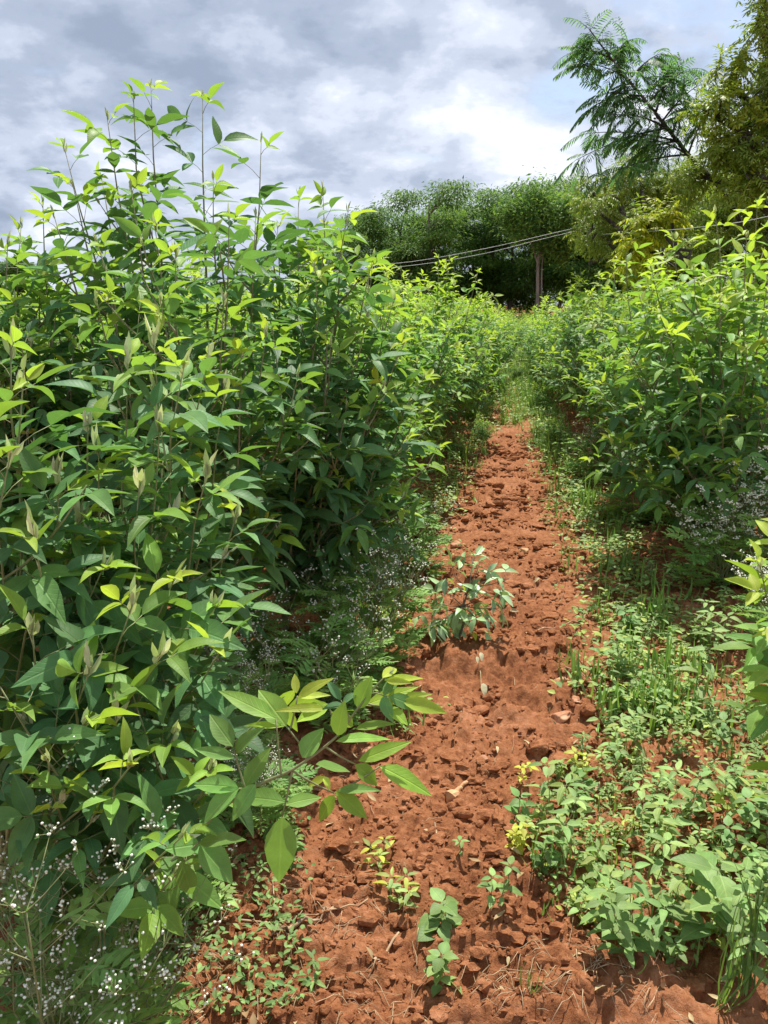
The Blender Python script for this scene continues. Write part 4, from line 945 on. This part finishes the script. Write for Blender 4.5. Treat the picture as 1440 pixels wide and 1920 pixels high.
# low scrub under the grove, and the wooded rise on the far left horizon
def scrub():
    lv = Leaves(); r = np.random.default_rng(6); m = 42000; px = r.uniform(560, 1420, m); d = r.uniform(50, 57, m)
    x = (px - 720) / FPX * d; top = 1.6 + 3.2 * fbm(px / 60, px * 0, 3, 9); z = top * r.random(m) ** .7
    keep = np.ones(m, bool); c = np.stack([x, d, z], 1)[keep]; m = len(c)
    L = r.uniform(.15, .3, m); lv.many(c, nrmz(r.normal(0, 1, (m, 3)) * (1, 1, .5)), nrmz(r.normal(0, .5, (m, 3)) + (0, 0, 1)), L, L * .4, np.clip(r.normal(.75, .2, m), 0, 1), .2, .1)
    g = Geo(); lv.emit(g, T_FAR); tag(g.obj('scrub', M['far']), kind='stuff')
    lv = Leaves(); m = 9000; px = r.uniform(-160, 110, m); d = r.uniform(85, 95, m); x = (px - 720) / FPX * d
    top = 4.5 + 2.5 * fbm(px / 30 + 5, px * 0, 3, 19); c = np.stack([x, d, top * r.random(m) ** .5], 1); L = r.uniform(.5, 1.1, m)
    lv.many(c, nrmz(r.normal(0, 1, (m, 3)) * (1, 1, .5)), nrmz(r.normal(0, .5, (m, 3)) + (0, 0, 1)), L, L * .5, .2, .2, .1)
    g = Geo(); lv.emit(g, T_FAR); tag(g.obj('distant_wood', M['far']), kind='stuff')
scrub()

def pinnate(lv, st, p, d, n, npair, L, leaf, w, tint, droop=.5, nt=.12, curl=.25):
    side = n.cross(d).normalized(); q = p.copy(); dd = d.copy()
    pts = [p.copy()]
    for i in range(npair):
        dd = (dd - Z * droop / npair).normalized(); q = q + dd * L / npair; pts.append(q.copy())
        for sg in (-1, 1):
            a = (side * sg + dd * .55 - Z * .35 * droop + rv(.12)).normalized()
            lv.one(q, a, (n + rv(.3)).normalized(), leaf * random.uniform(.8, 1.1), leaf * w, min(1, max(0, tint + random.gauss(0, nt))), curl, .15)
    lv.one(q, dd, n, leaf, leaf * w, tint, .2, .1)
    if st is not None: tube(st, [pts[0], pts[len(pts) // 2], pts[-1]], [.0022, .0016, .001], 3)
def neem_tree(seed, base, blobs, nleaf, label, leaf=.07, npair=5, rl=.24, w=.32, tint=.35, droop=.8, tr=.16, tpl=T_FAR, mat='neem', shell=.55, name='neem_tree'):
    """blobs: (centre, radius xyz) in world space; a limb reaches each blob, compound leaves hang on twigs inside it"""
    random.seed(seed); o = Vector(base); root = empty(name, o, label, 'tree'); tk, tw, lv = Geo(), Geo(), Leaves()
    top = Vector((0, 0, 0))
    fork = Vector((random.gauss(0, .1), random.gauss(0, .1), 2.0)); tube(tk, [Vector((0, 0, -.1)), Vector((.05, 0, 1)), fork], [tr, tr * .85, tr * .75], 8)
    tot = sum(rx * ry * rz for _, (rx, ry, rz) in blobs)
    for c, (rx, ry, rz) in blobs:
        c = Vector(c) - o; pts = curve_to(fork, c, 8, (.35, .6), .08); tube(tk, pts, [tr * .5 * (1 - .8 * i / 8) + .008 for i in range(8)], 6)
        nl = int(nleaf * rx * ry * rz / tot); nt = max(5, nl // 14)
        for k in range(nt):
            v = rv(1).normalized() * (shell + (1 - shell) * random.random()) * (1.0 if random.random() < .85 else 1.15); e = c + Vector((v.x * rx, v.y * ry, v.z * rz))
            s = c.lerp(e, .15) + rv(.05); tp = bez(s, s.lerp(e, .5) + Z * .12, e, 5); tube(tw, tp, [.012, .009, .007, .005, .003], 4)
            hue = min(1, max(0, random.gauss(tint, .15)))
            for q in range(14):
                f = random.uniform(.35, 1); i0 = min(int(f * 4), 3); p = tp[i0].lerp(tp[i0 + 1], f * 4 - i0)
                d = (rv(1) * .8 + (e - s).normalized() * .5).normalized(); pinnate(lv, None, p, d, (Z + rv(.3)).normalized(), npair, rl * random.uniform(.7, 1.15), leaf, w, hue, droop)
    tk.obj('trunk', M['dark_bark'], root); tw.obj('twigs', M['dark_bark'], root); g = Geo(); lv.emit(g, tpl); g.obj('crown', M[mat], root); return root
# olive round tree
dO = 17.0
def B(px, py, d, rp, ry, rz): return (tuple(P(px, py, d)), (rp * d / FPX, ry, rz * d / FPX))
x, y = at_px(1210, 17)
neem_tree(901, (x, y, 0), [B(1140, 350, dO, 62, .8, 60), B(1200, 330, dO, 70, .9, 60), B(1270, 370, dO, 70, .9, 80), B(1110, 440, dO, 48, .7, 50), B(1180, 440, dO, 70, .9, 60), B(1250, 460, dO, 70, .8, 60), B(1120, 395, dO - .5, 55, .8, 50), B(1170, 490, dO, 60, .7, 45), B(1330, 420, dO, 80, .9, 80), B(1310, 330, dO, 70, .9, 60), B(1100, 350, dO, 40, .6, 45), B(1160, 400, dO + .8, 90, .6, 90), B(1250, 400, dO + .8, 90, .6, 90)], 4200,
          'rounded olive green tree at right behind the shrubs, left of the overhanging trees', leaf=.085, npair=5, rl=.26, w=.30, tint=.38)
# big overhanging tree at the right edge
x, y = at_px(1500, 9.5)
neem_tree(902, (x, y, 0), [B(1430, 60, 8.6, 70, .6, 70), B(1440, 170, 8.4, 75, .6, 70), B(1400, 260, 8.4, 80, .7, 55), B(1430, 330, 8.2, 90, .7, 50), B(1350, 290, 8.6, 60, .5, 40), B(1480, 20, 8.6, 70, .6, 80), B(1500, 250, 8.6, 80, .8, 100), B(1410, -40, 8.6, 40, .5, 60), B(1360, 150, 8.7, 45, .4, 50), B(1340, 215, 8.6, 45, .4, 40), B(1400, 220, 9.2, 80, .5, 90), B(1450, 100, 9.2, 60, .5, 110), B(1320, 330, 8.8, 50, .5, 45)], 1600,
          'big olive tree overhanging the upper right corner with drooping leaves', leaf=.075, npair=6, rl=.24, w=.30, tint=.42, tpl=T_MID, shell=.3, droop=.55)
# third tree, lower right behind the shrub
x, y = at_px(1400, 13)
neem_tree(903, (x, y, 0), [B(1390, 360, 11.5, 80, .8, 60), B(1440, 420, 11.5, 80, .8, 60), B(1350, 420, 12, 60, .7, 50), B(1310, 470, 12, 50, .7, 40), B(1400, 490, 12, 80, .8, 40), B(1420, 340, 12.5, 90, .5, 90), B(1330, 400, 12.5, 70, .5, 70)], 2200,
          'dull leaved tree between the rounded olive tree and the right edge', leaf=.08, npair=5, rl=.26, w=.28, tint=.25)
# yellow leafed drooping spray, its own young tree
x, y = at_px(1255, 10.2)
neem_tree(904, (x, y, 0), [B(1215, 430, 10, 22, .15, 22), B(1195, 455, 10, 20, .15, 22), B(1245, 410, 10, 22, .15, 12), B(1185, 490, 10, 12, .12, 25)], 26,
          'young tree with a drooping spray of bright yellow leaves above the right hand shrubs', leaf=.085, npair=7, rl=.3, w=.3, tint=.78, tr=.035, tpl=T_MID, droop=1.1)
# feathery branch tree leaning left into the sky
def feather_tree():
    random.seed(77); x, y = at_px(1420, 10.5); o = Vector((x, y, 0)); root = empty('feathery_tree', o, 'feathery leaved tree with a long branch leaning left into the sky', 'tree')
    tk, lv = Geo(), Leaves(); d0 = 9.5
    S = lambda a, b, e=0: P(a, b, d0 + e) - o
    main = catmull([Vector((0, 0, -.1)), Vector((0, 0, 1.2)), S(1380, 400), S(1290, 290), S(1215, 195), S(1150, 115), S(1105, 55)], 5)
    tube(tk, main, [.038 * (1 - .93 * i / len(main)) + .003 for i in range(len(main))], 7)
    subs = [main]
    for a, b, c, d in [(1290, 290, 1180, 255), (1250, 240, 1080, 300), (1215, 195, 1130, 175), (1215, 195, 1290, 130), (1180, 150, 1090, 120), (1180, 150, 1240, 100), (1270, 265, 1100, 250), (1150, 115, 1080, 95), (1150, 115, 1180, 75),
                       (1250, 240, 1150, 215), (1270, 265, 1180, 300), (1240, 230, 1310, 160), (1290, 290, 1130, 330), (1200, 180, 1110, 200), (1290, 290, 1330, 200), (1260, 250, 1290, 190), (1230, 210, 1260, 130)]:
        s, e = S(a, b), S(c, d, random.uniform(-.5, .5)); pts = bez(s, s.lerp(e, .5) + Z * .1, e, 6); subs.append(pts); tube(tk, pts, [.014, .012, .009, .007, .005, .003], 4)
    def frond(p, d, n, L):
        side = n.cross(d).normalized(); q = p.copy(); dd = d.copy(); pts = [p.copy()]; np_ = 9
        for i in range(np_):
            dd = (dd - Z * .10).normalized(); q = q + dd * L / np_; pts.append(q.copy())
            for sg in (-1, 1):
                a = (side * sg + dd * .8 - Z * .35 + rv(.06)).normalized(); ll = L * .42 * math.sin(math.pi * (.18 + .72 * (i + .5) / np_))
                lv.one(q, a, (n + rv(.15)).normalized(), ll, .022, min(1, max(0, random.gauss(.5, .25))), .25, .1)
        tube(tk, [pts[0], pts[5], pts[-1]], [.003, .002, .001], 3)
    for si, pts in enumerate(subs):
        rngp = pts[15:] if si == 0 else pts[1:]
        for k in range(len(rngp) - 1):
            for q in range(5 if si else 4):
                p = rngp[k].lerp(rngp[k + 1], random.random()); dd = (rngp[k + 1] - rngp[k]).normalized(); d = (dd * .6 + rv(.6) - Z * .1).normalized()
                frond(p, d, (Z + rv(.2)).normalized(), random.uniform(.22, .36))
        frond(rngp[-1], (rngp[-1] - rngp[-2]).normalized(), Z, .35)
    tk.obj('trunk', M['dark_bark'], root); g = Geo(); lv.emit(g, T_FAR); g.obj('crown', M['fern'], root)
feather_tree()

# ---------------------------------------------------------------- wires
def wire(pix, label, r=.006):
    g = Geo(); pts = catmull([P(a, b, d) for a, b, d in pix], 10); tube(g, pts, r, 6)
    tag(g.obj('overhead_wire', M['wire']), label, 'wire', 'overhead wires')
wire([(-500, 480, 17), (-100, 492, 18), (560, 498, 19), (740, 494, 19.5), (900, 468, 20), (1068, 430, 20.5), (1500, 330, 22), (1900, 230, 23)], 'upper of the two thin pale wires sagging in front of the grove')
wire([(-500, 488, 17), (-100, 500, 18), (560, 507, 19), (740, 501, 19.5), (900, 477, 20), (1068, 436, 20.5), (1500, 338, 22), (1900, 240, 23)], 'lower of the two thin pale wires sagging in front of the grove')
wire([(1120, 440, 18), (1230, 433, 9), (1320, 425, 7.3), (1430, 408, 7), (1700, 340, 6.5)], 'single thin wire at right, between the big shrub and the trees behind', .003)
